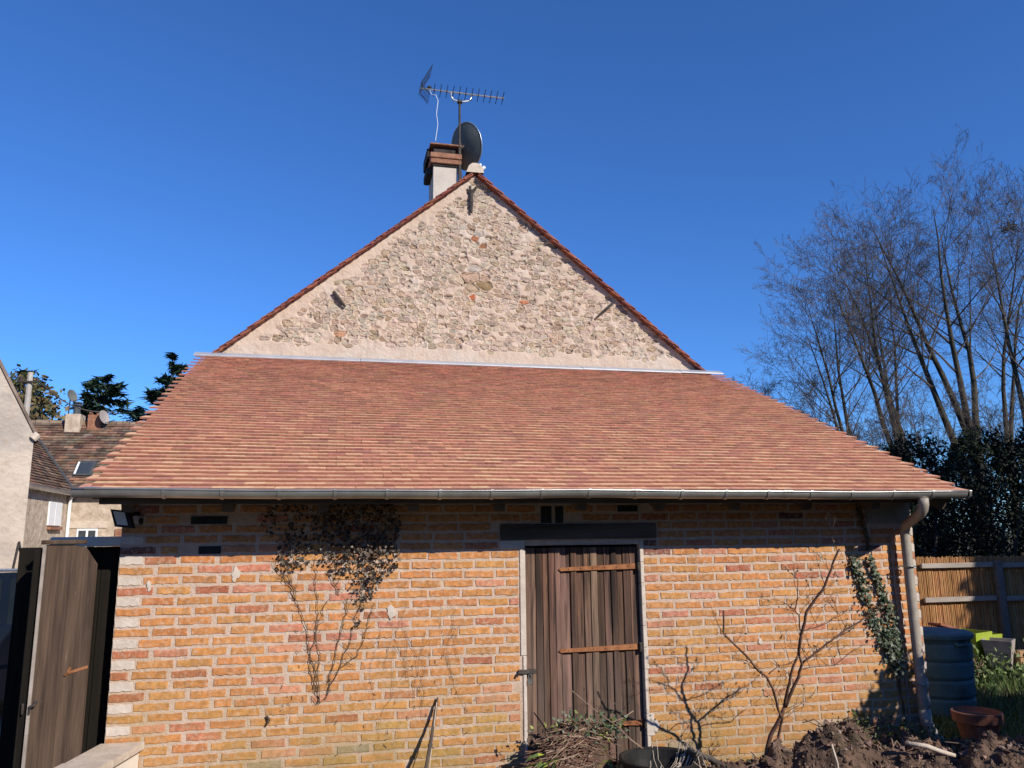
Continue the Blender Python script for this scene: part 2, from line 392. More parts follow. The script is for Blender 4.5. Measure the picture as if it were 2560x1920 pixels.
tag(rest.build('brick_courses', 'brick_far', front), kind='stuff')
qm = MB(); v_, f_ = brick_mesh(.135, 55); qm.add(v_, f_); qme = qm.mesh('quoin_block', MAT['plaster'])
qm2 = MB(); v_, f_ = brick_mesh(.085, 56); qm2.add([(p[0], p[1], p[2] * 1.25) for p in v_], f_); qme2 = qm2.mesh('quoin_block', MAT['plaster'])
for (x, z) in blocks:
    if z > 1.66 and x > 0: continue
    o = obj('quoin_block', qme if x < 0 else qme2, front, (x, 0, z)); o.scale = (1, 1, 1.15)
p = MB(); p.bbox(2.92, WX1 - .004, -.012, .01, 1.668, 1.955, .004); p.build('concrete_patch', 'concrete', shed)
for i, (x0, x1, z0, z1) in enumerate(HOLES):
    h = MB(); h.box(x0, x1, -.0062, .010, z0, z1); h.build('black_opening_patch', 'black', shed)  # no recess: solid black boxes paint the dark inside the openings
def splash(cx_, cz_, r_, seed, squash=1.6):
    rr = random.Random(seed); n = 15; o = []
    for i in range(n):
        a = 2 * math.pi * i / n; q = r_ * rr.uniform(.6, 1.0); o.append((cx_ + q * math.cos(a), cz_ + q * math.sin(a) * squash))
    sm = MB(); sm.add([(x, -.0105, z) for x, z in o] + [(x + (x - cx_) * .2, .004, z + (z - cz_) * .2) for x, z in o] + [(cx_, -.012, cz_)],
                      [(i, (i + 1) % n, 2 * n) for i in range(n)] + [(i, i + n, (i + 1) % n + n, (i + 1) % n) for i in range(n)])
    return sm
for i, (x, z, r_) in enumerate(((-1.896, 1.375, .030), (-1.905, 1.345, .016), (-.869, 1.094, .036), (-2.43, 1.316, .018), (-2.425, 1.29, .012), (1.9, .80, .020), (1.03, .25, .03))):
    splash(x, z, r_, 40 + i).build('mortar_splash', 'plaster', shed)

# ------------------------------------------------------------------ shed door, lintel, jambs
lm = MB(); lm.bbox(-.10, 1.10, -.02, .19, 1.572, 1.682, .006); lm.build('lintel', 'lintel', shed)
lb = MB(); lb.bbox(-.105, .080, -.011, .1, 1.508, 1.569, .004); lb.build('lintel_pad', 'plaster', shed)
jm = MB()
for (x0, x1, z0, z1) in ((.040, .082, .77, 1.506), (.056, .082, .20, .77), (.063, .082, GZ, .20)):
    jm.bbox(x0, x1, -.010, .12, z0 + .001, z1 - .001, .004)
jm.build('door_jamb', 'plaster', shed)
jm = MB(); rr = random.Random(3)
for i in range(11):
    z0 = GZ + i * .152; z1 = z0 + .150; jm.bbox(.962, .985 + rr.uniform(-.004, .012) + (.03 if i == 2 else 0), -.009 - rr.uniform(0, .003), .12, z0, min(z1, 1.57), .003)
jm.build('door_jamb', 'plaster', shed)
hb = MB(); hb.add([(.083, .018, 1.522), (.960, .018, 1.545), (.960, .018, 1.571), (.083, .018, 1.571), (.083, .1, 1.522), (.960, .1, 1.545), (.960, .1, 1.571), (.083, .1, 1.571)],
                  [(0, 1, 2, 3), (7, 6, 5, 4), (0, 4, 5, 1), (1, 5, 6, 2), (3, 2, 6, 7), (0, 3, 7, 4)])
hb.build('door_head_board', 'lintel', shed)
dk = MB(); dk.box(.083, .96, .075, .19, GZ, 1.52); doorp = dk.build('door', 'dark_shade_gate', shed)
edges = [.088, .166, .218, .262, .311, .352, .430, .478, .533, .583, .636, .690, .742, .786, .838, .892, .954]
PCOL = [(.105, .050, .033), (.16, .088, .062), (.060, .029, .020), (.20, .118, .086), (.12, .060, .041), (.045, .024, .017)]
for i in range(len(edges) - 1):
    x0, x1 = edges[i] + .0012, edges[i + 1] - .0012; yo = .028 + rnd.choice((0, .006, .012, .016)) + rnd.uniform(0, .003)
    zb = .02 + rnd.uniform(-.02, .03); pm = MB(); n = 7; ring = []
    for k in range(n + 1):
        z = zb + (1.512 - zb) * k / n; w = rnd.uniform(-.0015, .0015)
        ring += [(x0 + w, yo + .004, z), (x0 + .004 + w, yo, z), (x1 - .004 + w, yo + rnd.uniform(-.001, .002), z), (x1 + w, yo + .004, z), (x1 + w, .073, z), (x0 + w, .073, z)]
    f = [(k * 6 + a, k * 6 + (a + 1) % 6, k * 6 + 6 + (a + 1) % 6, k * 6 + 6 + a) for k in range(n) for a in range(6)] + [(5, 4, 3, 2, 1, 0), tuple(range(n * 6, n * 6 + 6))]
    pm.add(ring, f); pm.build('plank', 'plank', doorp, color=jit(rnd.choice(PCOL), .15))
def strap(x0, x1, z0, z1, name='hinge_strap', bolts=6):
    s_ = MB(); h = .020
    o = [(x0, z0), (x0 + .02, z0 + h * .75), (x0 + .045, z0 + h * .6), (x1, z1 + h), (x1, z1 - h), (x0 + .045, z0 - h * .6), (x0 + .02, z0 - h * .75)]
    n = len(o); s_.add([(x, .018, z) for x, z in o] + [(x, .030, z) for x, z in o], [tuple(range(n))] + [(i, i + n, (i + 1) % n + n, (i + 1) % n) for i in range(n)])
    for i in range(bolts):
        t = (i + .5) / bolts; bx, bz = x0 + .03 + (x1 - x0 - .05) * t, z0 + (z1 - z0) * t
        s_.add([(bx + .006 * math.cos(a), .0165, bz + .006 * math.sin(a)) for a in [k * 1.0472 for k in range(6)]] + [(bx, .011, bz)], [(i_, (i_ + 1) % 6, 6) for i_ in range(6)])
    o_ = s_.build(name, 'rust', doorp)
    k_ = MB(); k_.tube([(x1 + .010, .006, z1 - .034), (x1 + .010, .006, z1 + .030)], .013, 10); k_.build('hinge_pin', 'iron', doorp)
strap(.337, .942, 1.357, 1.370); strap(.326, .935, .788, .796); strap(.785, .948, .272, .272, bolts=2)
lt = MB(); lt.bbox(.018, .15, -.022, .015, .648, .678, .004); lt.tube([(.035, -.03, .663), (.02, -.03, .66), (.005, -.02, .635)], .008, 8); lt.build('latch', 'iron', doorp)
pk = MB(); pk.bbox(.088, .118, -.030, -.006, .578, .618, .004); pk.tube([(.094, -.018, .615), (.094, -.018, .64), (.103, -.018, .65), (.112, -.018, .64), (.112, -.018, .615)], .0035, 8); pk.build('padlock', 'steel', doorp)

# ------------------------------------------------------------------ lean-to roof
SL = math.atan2(3.612 - 1.910, 3.82); RL = 3.82 / math.cos(SL)
def rp(x, s, h=0.0):         # point on the roof: x, distance up the slope, height above the boarding
    return (x, -.45 + s * math.cos(SL) - h * math.sin(SL), 1.858 + s * math.sin(SL) + h * math.cos(SL))
dm = MB()
dm.add([rp(-2.70, .03), rp(3.40, .03), rp(3.40, RL), rp(-2.70, RL), rp(-2.70, .03, -.025), rp(3.40, .03, -.025), rp(3.40, RL, -.025), rp(-2.70, RL, -.025)],
       [(0, 1, 2, 3), (7, 6, 5, 4), (0, 4, 5, 1), (1, 5, 6, 2), (2, 6, 7, 3), (3, 7, 4, 0)])
roof = dm.build('roof', 'fascia', shed)
for i in range(11):
    x = -2.55 + i * .585; rf = MB()
    rf.add([rp(x + dx, s_, h) for h in (-.027, -.125) for s_ in (.06, 1.2) for dx in (0, .07)], [(0, 1, 3, 2), (4, 6, 7, 5), (0, 4, 5, 1), (2, 3, 7, 6), (0, 2, 6, 4), (1, 5, 7, 3)])
    rf.build('rafter', 'fascia', roof)
fm = MB(); fm.box(-2.66, 3.36, -.425, -.40, 1.815, 1.852); fm.build('fascia_board', 'fascia', roof)
TW, TG, TL, TT = .1255, .0775, .19, .0130
TB = [(.64, .345, .200), (.59, .295, .180), (.67, .385, .220), (.55, .265, .175), (.49, .235, .17), (.71, .44, .25)]
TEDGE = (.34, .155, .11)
def tile_verts(jx, k):
    r = random.Random(900 + k); w = TW * .5 - .0005; lift = .030
    vs_ = []
    for (u, h) in ((0, 0), (TL, -.0392)):
        for x in (-w, w):
            t = r.uniform(-.0009, .0009); wz = r.uniform(-.0010, .0010)
            vs_ += [(x, u + t, h + wz + TT), (x, u + t, h + wz)]
    # order: 0 l-top-tail 1 l-bot 2 r-top 3 r-bot 4.. head
    f = [(0, 2, 6, 4), (1, 5, 7, 3), (0, 1, 3, 2), (0, 4, 5, 1), (2, 3, 7, 6), (4, 6, 7, 5)]
    return vs_, f
TV = [tile_verts(0, k) for k in range(9)]
TMAT = Matrix(((1, 0, 0), (0, math.cos(SL), -math.sin(SL)), (0, math.sin(SL), math.cos(SL))))
TME = []
for v_, f_ in TV:
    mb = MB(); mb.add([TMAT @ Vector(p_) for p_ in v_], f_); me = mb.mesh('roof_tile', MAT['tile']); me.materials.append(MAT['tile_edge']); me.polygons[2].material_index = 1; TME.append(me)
tiles = []
NC = int(RL / TG)
for i in range(NC):
    s0 = .0 + i * TG; x = -2.775 + TW / 2 + (TW * .5 if i % 2 else 0); n = 0
    while x < 3.45 - (TW * .5 if i % 2 else 0) + .001:
        patch = fbm(x, s0, 5, .8); q = rnd.random() + .25 * patch
        c = TB[2] if q < .2 else TB[0] if q < .48 else TB[1] if q < .72 else TB[3] if q < .86 else TB[4] if q < .95 else TB[5]
        if rnd.random() < .10: c = TB[5]
        sag = .006 * fbm(x, s0, 2, .7)
        tiles.append((i, x + rnd.uniform(-.0012, .0012), s0 + rnd.uniform(-.0014, .0014), .047 + sag, jit(c, .06), rnd.randrange(9)))
        x += TW
tparts = [t for t in tiles if t[0] < 6][:300]
ids = set(id(t) for t in tparts)
for t in tparts:
    o = obj('roof_tile', TME[t[5]], roof, rp(t[1], t[2], t[3]), t[4]); o.rotation_euler = (0, R(rnd.uniform(-.5, .5)), R(rnd.uniform(-.7, .7)))
rest = MB()
for t in tiles:
    if id(t) in ids: continue
    base = Vector(rp(t[1], t[2], t[3])); v_, f_ = TV[t[5]]
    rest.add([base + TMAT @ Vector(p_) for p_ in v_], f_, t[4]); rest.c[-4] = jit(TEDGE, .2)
tag(rest.build('roof_tile_courses', 'tile_far', roof), kind='stuff')
# flashing along the top
fl = []
for (xa, xb, dz) in ((-2.80, -1.02, 0), (-1.016, 1.62, .002), (1.624, 2.9, .004), (2.904, 3.47, .008)):
    f_ = MB(); tp = [rp(0, RL - .13, .062)[1:], rp(0, RL - .125, .072)[1:], rp(0, RL - .01, .074)[1:], (3.392, rp(0, RL)[2] + .075)]
    pts = [(x, y, z + dz) for x in (xa, xb) for (y, z) in tp] + [(x, y + .004, z + dz - .006) for x in (xa, xb) for (y, z) in tp]
    f_.add(pts, [(i, 4 + i, 5 + i, 1 + i) for i in range(3)] + [(8 + i, 9 + i, 13 + i, 12 + i) for i in range(3)] + [(0, 8, 12, 4), (0, 1, 9, 8), (1, 2, 10, 9), (2, 3, 11, 10), (4, 12, 13, 5), (5, 13, 14, 6), (6, 14, 15, 7)])
    f_.build('flashing', 'lead', shed)

# gutter: half-round with rolled bead, brackets, end caps
gm = MB(); GY, GZc, GR = -.495, 1.893, .047
gx0, gx1 = -2.785, 3.415
prof = []
for k in range(15):
    a = math.pi + math.pi * k / 14
    prof.append((GY + GR * math.cos(a), GZc + GR * math.sin(a)))
inner = [(y + (GY - y) * .05, z + .003) for (y, z) in prof]
segs = [gx0 + (gx1 - gx0) * i / 40 for i in range(41)]
ring = prof + inner[::-1]; n = len(ring)
def gz_(x): return -.006 * (x - gx0) / (gx1 - gx0) + .0035 * math.sin(x * 1.9 + .6) + .002 * math.sin(x * 4.3)
vs_ = []
for x in segs: vs_ += [(x, y, z + gz_(x)) for y, z in ring]
gm.add(vs_, [(i * n + k, i * n + (k + 1) % n, (i + 1) * n + (k + 1) % n, (i + 1) * n + k) for i in range(len(segs) - 1) for k in range(n)])
gm.tube([(x, GY - GR, GZc + .004 + gz_(x)) for x in segs], .0075, 10)
gut = gm.build('gutter', 'zinc', shed, smooth=True)
for x, s_ in ((gx0 - .003, 1), (gx1 + .003, -1)):
    e = MB(); e.add([(x, y, z + gz_(x)) for y, z in prof] + [(x + .004 * s_, y, z + gz_(x)) for y, z in prof], [tuple(range(15)), tuple(range(29, 14, -1))] + [(i, i + 15, i + 16, i + 1) for i in range(14)]); e.build('gutter_end_cap', 'zinc', gut)
def gband(x, w, mt, name, grow=1.06):
    e = MB(); pr2 = [(GY + (y - GY) * grow, GZc + (z - GZc) * grow + gz_(x)) for y, z in prof]
    e.add([(x - w, y, z) for y, z in pr2] + [(x + w, y, z) for y, z in pr2], [(i, i + 1, i + 16, i + 15) for i in range(14)]); e.tube([(x - w, GY - GR, GZc + .005 + gz_(x)), (x + w, GY - GR, GZc + .005 + gz_(x))], .0095, 8); e.build(name, mt, gut)
for i in range(18): gband(-2.29 + i * .337 + rnd.uniform(-.01, .01), .010, 'zinc', 'gutter_bracket', 1.12)
for x in (-2.68, .74, 1.9): gband(x, .035, 'zinc', 'gutter_joint', 1.03)
# downpipe
PXC, PYC = 3.185, -.10
dp = MB()
path = [(3.05, -.50, 1.845), (3.05, -.50, 1.80), (3.052, -.485, 1.765), (3.065, -.44, 1.735), (3.10, -.33, 1.700), (3.145, -.18, 1.660), (3.175, -.12, 1.635), (PXC, PYC, 1.595), (PXC, PYC, 1.55), (PXC, PYC, .95), (3.19, PYC, .30), (3.20, -.10, .20)]
dp.tube(path, .038, 16); dpo = dp.build('downpipe', 'pvc', shed, smooth=True)
sh = MB(); sh.tube([(3.198, -.095, .26), (3.20, -.10, .17), (3.225, -.13, .08), (3.29, -.22, -.03)], .045, 16); sh.build('pipe_shoe', 'pvc', dpo, smooth=True)
for z in (1.33, .45):
    c_ = MB(); c_.tube([(PXC + .052 * math.cos(a), PYC + .052 * math.sin(a), z) for a in [k * math.pi / 10 for k in range(21)]], .006, 6); c_.tube([(PXC, PYC + .05, z), (PXC, .01, z)], .005, 6); c_.tube([(PXC - .05, PYC, z), (PXC - .075, PYC, z)], .005, 6); c_.build('pipe_clip', 'zinc', dpo)
cb = MB(); cb.tube([(3.118, -.012, 1.60), (3.115, -.012, 1.2), (3.122, -.012, .8), (3.13, -.012, .1)], .007, 6); cb.build('wall_cable', 'pvc', shed)

# flood lamp under the eaves, left corner
lp = thing('flood_lamp', 'small black flood lamp fixed under the left end of the eaves', 'lamp', (-2.585, -.1, 1.68))
h = MB(); h.add([(-2.66, -.16, 1.795), (-2.555, -.16, 1.785), (-2.52, -.16, 1.675), (-2.625, -.16, 1.685), (-2.66, -.08, 1.795), (-2.555, -.08, 1.785), (-2.52, -.08, 1.675), (-2.625, -.08, 1.685)],
                [(0, 1, 2, 3), (7, 6, 5, 4), (0, 4, 5, 1), (1, 5, 6, 2), (2, 6, 7, 3), (3, 7, 4, 0)]); h.build('housing', 'black', lp)
h = MB(); h.add([(-2.643, -.163, 1.782), (-2.575, -.163, 1.776), (-2.548, -.163, 1.692), (-2.612, -.163, 1.698)], [(0, 1, 2, 3)]); h.build('lens', 'lampglass', lp)
h = MB(); h.tube([(-2.57, -.08, 1.75), (-2.54, -.03, 1.77), (-2.52, .0, 1.77)], .012, 8); h.tube([(-2.51, -.035, 1.72), (-2.49, -.035, 1.72)], .022, 10); h.build('bracket', 'black', lp)

# ------------------------------------------------------------------ stone house behind, gable end facing the camera
HX, HZ, TN = .33, 6.03, .831           # ridge x, gable apex height, rake slope
GYP = 3.40
house = thing('stone_house', 'stone house with rubble gable and rendered chimney behind the brick shed', 'house', (HX, 8, GZ))
def rake(x): return HZ - abs(x - HX) * TN
# stones laid out in rough rows
srnd = random.Random(21); stones = []
SPEC = [(.455, 4.594, .15, .075, (.24, .165, .085)), (.295, 4.455, .085, .028, (.42, .13, .055)), (.958, 4.423, .065, .026, (.40, .16, .085)), (.342, 5.199, .055, .030, (.30, .12, .06)), (.44, 5.105, .06, .026, (.28, .13, .07)), (.324, 4.81, .13, .065, (.40, .34, .285)), (-1.25, 3.93, .11, .035, (.40, .22, .13))]
for (x, z, a, h_, c) in SPEC: stones.append([x, z, a, h_, srnd.uniform(-8, 8), c, srnd.randrange(14)])
SC = [tuple(.74 * c_ + .26 * q_ for c_, q_ in zip(t_, (.52, .395, .30))) for t_ in [(.40, .325, .255), (.36, .295, .23), (.42, .335, .26), (.31, .26, .21), (.39, .30, .225), (.34, .25, .17), (.26, .18, .115), (.44, .37, .30), (.37, .315, .26), (.41, .33, .27), (.22, .17, .125)]]
z = 3.60; AZ = 1.75
while z < 6.1:
    rh = srnd.uniform(.038, .070); x = HX - 3
    while x < HX + 3:
        big = srnd.random() < .08
        a = srnd.uniform(.075, .12) if big else srnd.uniform(.026, .070)
        xc = x + a; zc = z + rh / 2 + srnd.uniform(-.022, .022); x += 2 * a
        if zc > rake(xc) + .14 or abs(xc - HX) > 2.9: continue
        if any(abs(xc - s_[0]) < s_[2] * .8 + a * .55 and abs(zc - s_[1]) < s_[3] * .9 + rh * .3 for s_ in stones[:7]): continue
        if (xc - .181) ** 2 + (zc - 4.641) ** 2 < (.09 + a) ** 2: continue
        stones.append([xc, zc, a, rh, 0, jit(srnd.choice(SC), .12, srnd), 0])
    z += rh
NS = len(stones); SX = np.array([s_[0] for s_ in stones]); SZ = np.array([s_[1] * AZ for s_ in stones])
for i, s_ in enumerate(stones):
    marg = (.12 if s_[0] < HX else .06) + .10 * fbm(s_[0], s_[1], 4, 2.7)
    s_[6] = i < 7 or (s_[1] < rake(s_[0]) - marg * 1.25 and abs(s_[0] - HX) < 2.5 and s_[1] > 3.77 + .05 * fbm(s_[0], 0, 2, 3) and srnd.random() < .86)
SHOWN = np.array([bool(s_[6]) for s_ in stones])
def cell(i):                                  # the stone's share of the wall: clipped against its neighbours
    P_ = [(SX[i] - .16, SZ[i] - .16), (SX[i] + .16, SZ[i] - .16), (SX[i] + .16, SZ[i] + .16), (SX[i] - .16, SZ[i] + .16)]
    dd = (SX - SX[i]) ** 2 + (SZ - SZ[i]) ** 2
    for j in np.argsort(dd)[1:22]:
        mx_, mz_, nx, nz2 = (SX[i] + SX[j]) / 2, (SZ[i] + SZ[j]) / 2, SX[j] - SX[i], SZ[j] - SZ[i]; out = []
        for k in range(len(P_)):
            p_, q_ = P_[k], P_[(k + 1) % len(P_)]; dp_ = (p_[0] - mx_) * nx + (p_[1] - mz_) * nz2; dq = (q_[0] - mx_) * nx + (q_[1] - mz_) * nz2
            if dp_ <= 0: out.append(p_)
            if dp_ * dq < 0: t = dp_ / (dp_ - dq); out.append((p_[0] + (q_[0] - p_[0]) * t, p_[1] + (q_[1] - p_[1]) * t))
        P_ = out
        if len(P_) < 3: return None
    return [(x, z_ / AZ) for x, z_ in P_]
# wall face: a real relief, mortar drawn over the edges of the stones
dx = .0125; X = np.arange(HX - 2.93, HX + 2.9301, dx); Z = np.arange(3.45, HZ + .02, dx)
XX, ZZ = np.meshgrid(X, Z, indexing='ij')
H = np.zeros_like(XX); NF = np.zeros_like(XX)
for i in range(XX.shape[0]):
    for k in range(XX.shape[1]):
        if Z[k] < rake(X[i]) + .03:
            NF[i, k] = fbm(X[i], Z[k], 21, 12, 3)
            H[i, k] = .008 * fbm(X[i], Z[k], 0, 3.2, 3) + (.009 if 3.78 < Z[k] < rake(X[i]) - .15 else .002) * fbm(X[i], Z[k], 9, 15, 3)
F1 = np.full(XX.shape, 9.); F2 = np.full(XX.shape, 9.); ID = np.zeros(XX.shape, int)
for i in range(NS):
    i0, i1 = np.searchsorted(X, [SX[i] - .26, SX[i] + .26]); k0, k1 = np.searchsorted(Z, [SZ[i] / AZ - .19, SZ[i] / AZ + .19])
    dd = np.hypot(XX[i0:i1, k0:k1] - SX[i], ZZ[i0:i1, k0:k1] * AZ - SZ[i]); f1 = F1[i0:i1, k0:k1]; f2 = F2[i0:i1, k0:k1]; n1 = dd < f1
    F2[i0:i1, k0:k1] = np.where(n1, f1, np.minimum(f2, dd)); F1[i0:i1, k0:k1] = np.where(n1, dd, f1); ID[i0:i1, k0:k1] = np.where(n1, i, ID[i0:i1, k0:k1])
edge = np.clip(F2 - F1, 0, .2); DD = np.array([srnd.uniform(.016, .046) for _ in stones]); WW = np.array([srnd.uniform(.001, .020) for _ in stones])
H += np.where(SHOWN[ID], -DD[ID] * np.clip((edge - WW[ID] - .016 * (NF + .12)) / .012, 0, 1), 0)
q = ((XX - .181) ** 2 + ((ZZ - 4.641) * 1.1) ** 2) / .055 ** 2; H -= .14 * np.clip(1.5 - q, 0, 1)
nx, nz_ = XX.shape
ZC = np.minimum(ZZ, np.maximum(HZ - np.abs(XX - HX) * TN, 3.45))
V = np.stack([XX, GYP - H, ZC], -1).reshape(-1, 3)
keep = (ZZ[:-1, :-1] < (HZ - np.abs(XX[:-1, :-1] - HX) * TN)) | (ZZ[1:, :-1] < (HZ - np.abs(XX[1:, :-1] - HX) * TN))
ii, kk_ = np.nonzero(keep); F = np.stack([ii * nz_ + kk_, (ii + 1) * nz_ + kk_, (ii + 1) * nz_ + kk_ + 1, ii * nz_ + kk_ + 1], 1)
gable = obj('gable_wall', npmesh('gable_wall', V, F, 4, 'render', smooth=True), house)
SV = []
for i, s_ in enumerate(stones):
    if not SHOWN[i]: continue
    P_ = cell(i)
    if not P_: continue
    cx_, cz_ = sum(p_[0] for p_ in P_) / len(P_), sum(p_[1] for p_ in P_) / len(P_); o = []
    for k in range(len(P_)):
        for t in (0, .5):
            q_ = P_[(k + 1) % len(P_)]; o.append(((P_[k][0] + (q_[0] - P_[k][0]) * t - cx_) * srnd.uniform(.88, 1.0), (P_[k][1] + (q_[1] - P_[k][1]) * t - cz_) * srnd.uniform(.88, 1.0)))
    ar = abs(sum(o[k][0] * o[(k + 1) % len(o)][1] - o[(k + 1) % len(o)][0] * o[k][1] for k in range(len(o)))) / 2; n = len(o)
    t1, t2 = srnd.uniform(-.07, .07), srnd.uniform(-.10, .10); y0 = DD[i] * srnd.uniform(.15, .60)
    v_ = [(x, .05, z_) for x, z_ in o] + [(x, y0 + .006 + x * t1 + z_ * t2, z_) for x, z_ in o] + [(x * .62 + srnd.uniform(-.006, .006), y0 + x * t1 + z_ * t2 + srnd.uniform(-.007, .004), z_ * .62 + srnd.uniform(-.004, .004)) for x, z_ in o]
    f = [tuple(reversed((lv * n + a_, lv * n + n + a_, lv * n + n + (a_ + 1) % n, lv * n + (a_ + 1) % n))) for lv in (0, 1) for a_ in range(n)] + [tuple(range(2 * n, 3 * n))]
    SV.append((ar, cx_, cz_, v_, f, s_[5]))
SV.sort(key=lambda t: -t[0])
for (ar, cx_, cz_, v_, f, c) in SV[:300]:
    mb = MB(); mb.add(v_, f); obj('stone', mb.mesh('stone', MAT['stone']), gable, (cx_, GYP, cz_), c)
rest = MB()
for (ar, cx_, cz_, v_, f, c) in SV[300:]: rest.add([(cx_ + p_[0], GYP + p_[1], cz_ + p_[2]) for p_ in v_], f, c)
tag(rest.build('small_stones', 'stone_far', gable), kind='stuff')
bd = MB(); e_ = 3.60
bd.add([(HX - 2.9, 3.56, GZ), (HX + 2.9, 3.56, GZ), (HX + 2.9, 3.56, e_), (HX, 3.56, HZ - .03), (HX - 2.9, 3.56, e_)] + [(HX - 2.9, 12, GZ), (HX + 2.9, 12, GZ), (HX + 2.9, 12, e_), (HX, 12, HZ - .03), (HX - 2.9, 12, e_)],
       [(0, 1, 2, 3, 4), (9, 8, 7, 6, 5), (0, 5, 6, 1), (1, 6, 7, 2), (4, 9, 5, 0)])
bd.build('house_wall', 'render', house)
rm = MB()
for sgn in (-1, 1):
    ex = HX + sgn * 2.99; ez = HZ - 2.99 * TN
    pts = [(HX, 3.41, HZ + .015), (ex, 3.41, ez + .015), (ex, 12.2, ez + .015), (HX, 12.2, HZ + .015)]
    pts += [(x, y, z_ + .055) for x, y, z_ in pts]
    rm.add(pts, [(0, 1, 2, 3), (7, 6, 5, 4), (0, 4, 5, 1), (1, 5, 6, 2), (2, 6, 7, 3)])
mroof = rm.build('roof', 'oldbrick', house)
vm = MB(); vm.box(-.065, .065, -.085, .10, 0, .013); vme = vm.mesh('verge_tile', MAT['redtile'])
VC = [(.24, .075, .045), (.20, .055, .04), (.28, .10, .06), (.17, .055, .045)]
for sgn in (-1, 1):
    n = 42; Lr = 2.99 / math.cos(math.atan(TN))
    for i in range(n):
        t = (i + .5) / n * 2.95 + .05
        for lay in (0, 1):
            o = obj('verge_tile', vme, mroof, (HX + sgn * t, 3.40 + (.012 if (i + lay) % 2 else 0), HZ - t * TN + .006 + lay * .026 + rnd.uniform(-.003, .003)), jit(rnd.choice(VC), .15))
            o.rotation_euler = (0, math.atan(TN) * sgn - .10 * sgn, R(rnd.uniform(-2, 2)))
rc = MB()
ring = []
for y in (3.335, 3.60, 12.1):
    for k in range(9):
        a = math.pi * k / 8; ring.append((HX + .11 * math.cos(a) + rnd.uniform(-.006, .006), y, HZ + .01 + .135 * math.sin(a) + rnd.uniform(-.006, .006)))
rc.add(ring, [(j * 9 + k, j * 9 + k + 1, j * 9 + 10 + k, j * 9 + 9 + k) for j in range(2) for k in range(8)] + [tuple(range(8, -1, -1))])
rc.build('ridge_cap', 'coping', mroof)
# iron wall anchors
def anchor(x0, z0, x1, z1, w=.022):
    a_ = MB(); a_.tube([(x0, 3.372, z0), ((x0 + x1) / 2, 3.366, (z0 + z1) / 2), (x1, 3.378, z1)], [w * .9, w, w * .7], 6)
    return a_
a_ = anchor(.285, 5.82, .280, 5.52, .024); a_.tube([(.285, 3.37, 5.79), (.34, 3.355, 5.85), (.375, 3.35, 5.885)], [.02, .018, .012], 6); a_.tube([(.27, 3.37, 5.80), (.262, 3.36, 5.87)], [.018, .014], 6); a_.build('wall_anchor', 'iron', house)
anchor(-1.345, 4.41, -1.205, 4.235).build('wall_anchor', 'iron', house)
anchor(2.10, 4.475, 1.87, 4.27, .020).build('wall_anchor', 'iron', house)
# chimney
CX0, CX1, CY0, CY1 = -.078, .255, 4.30, 4.80
ch = MB(); ch.box(CX0, CX1, CY0, CY1, 5.5, 6.56); cho = ch.build('chimney', 'chimney', house)
for i, (o_, z0, z1, mt) in enumerate(((.018, 6.555, 6.585, 'soot'), (.045, 6.588, 6.655, 'oldbrick'), (.050, 6.665, 6.742, 'oldbrick'))):
    c_ = MB(); c_.bbox(CX0 - o_, CX1 + o_, CY0 - o_, CY1 + o_, z0, z1, .008); c_.build('corbel_course', mt, cho)
c_ = MB(); c_.bbox(CX0 + .0, CX1 - .0, CY0 + .02, CY1 - .02, 6.742, 6.86, .01); c_.build('chimney_throat', 'soot', cho)
c_ = MB(); c_.bbox(CX0 - .05, CX1 + .05, CY0 - .04, CY1 + .05, 6.86, 6.885, .006); c_.build('chimney_cap', 'oldbrick', cho)
c_ = MB(); c_.bbox(CX0 - .085, CX0 - .002, CY0 + .10, CY1 - .05, 6.47, 6.583, .01); c_.bbox(CX0 - .085, CX0 - .052, CY0 + .05, CY1, 6.67, 6.84, .012); c_.build('tile_hood', 'soot', cho)

# aerial and dish on the chimney
an = thing('tv_antenna', 'rake shaped television aerial on a thin mast above the chimney', 'antenna', (.285, 4.27, 6.3))
a_ = MB(); a_.tube([(.272, 4.27, 6.30), (.276, 4.27, 7.52)], .016, 8); a_.build('mast', 'iron', an)
B0, B1 = Vector((-.275, 4.27, 7.675)), Vector((.91, 4.27, 7.665))
a_ = MB(); a_.tube([B0, B1], .011, 8); a_.build('boom', 'alu', an)
a_ = MB(); ub = [(.152, 4.27, 7.66), (.155, 4.27, 7.60), (.19, 4.27, 7.555), (.25, 4.27, 7.542), (.33, 4.27, 7.545), (.40, 4.27, 7.562), (.437, 4.27, 7.605), (.44, 4.27, 7.66)]
a_.tube(ub, .012, 8); a_.build('mast_bracket', 'alu', an, smooth=True)
a_ = MB(); a_.bbox(.245, .31, 4.24, 4.30, 7.51, 7.56, .008); a_.build('clamp', 'black', an)
for i in range(12):
    t = .055 + i * .098 if i > 3 else .185 + i * .092
    p_ = B0 + (B1 - B0) * min(.985, (.165 + i * .0745)); e = MB()
    for s1 in (-1, 1):
        for s2 in (-1, 1):
            e.tube([p_ + Vector((0, 0, s1 * .008)), p_ + Vector((.004 * s1, s2 * .075, s1 * .056))], .0055, 4)
    e.bbox(p_.x - .008, p_.x + .008, p_.y - .012, p_.y + .012, p_.z - .022, p_.z + .022, .003)
    e.build('director', 'iron', an)
for s1, top in ((1, Vector((-.125, 4.27, 7.96))), (-1, Vector((-.155, 4.27, 7.545)))):
    e = MB(); base = B0 + Vector((0, 0, .005 * s1)); dv = top - base
    for k in range(9):
        q = base + dv * (k / 8); e.tube([q + Vector((0, -.17, 0)), q + Vector((0, .17, 0))], .0035, 4)
    for yy in (-.10, .10): e.tube([base + Vector((0, yy, 0)), top + Vector((0, yy, 0))], .005, 4)
    e.build('reflector', 'iron', an)
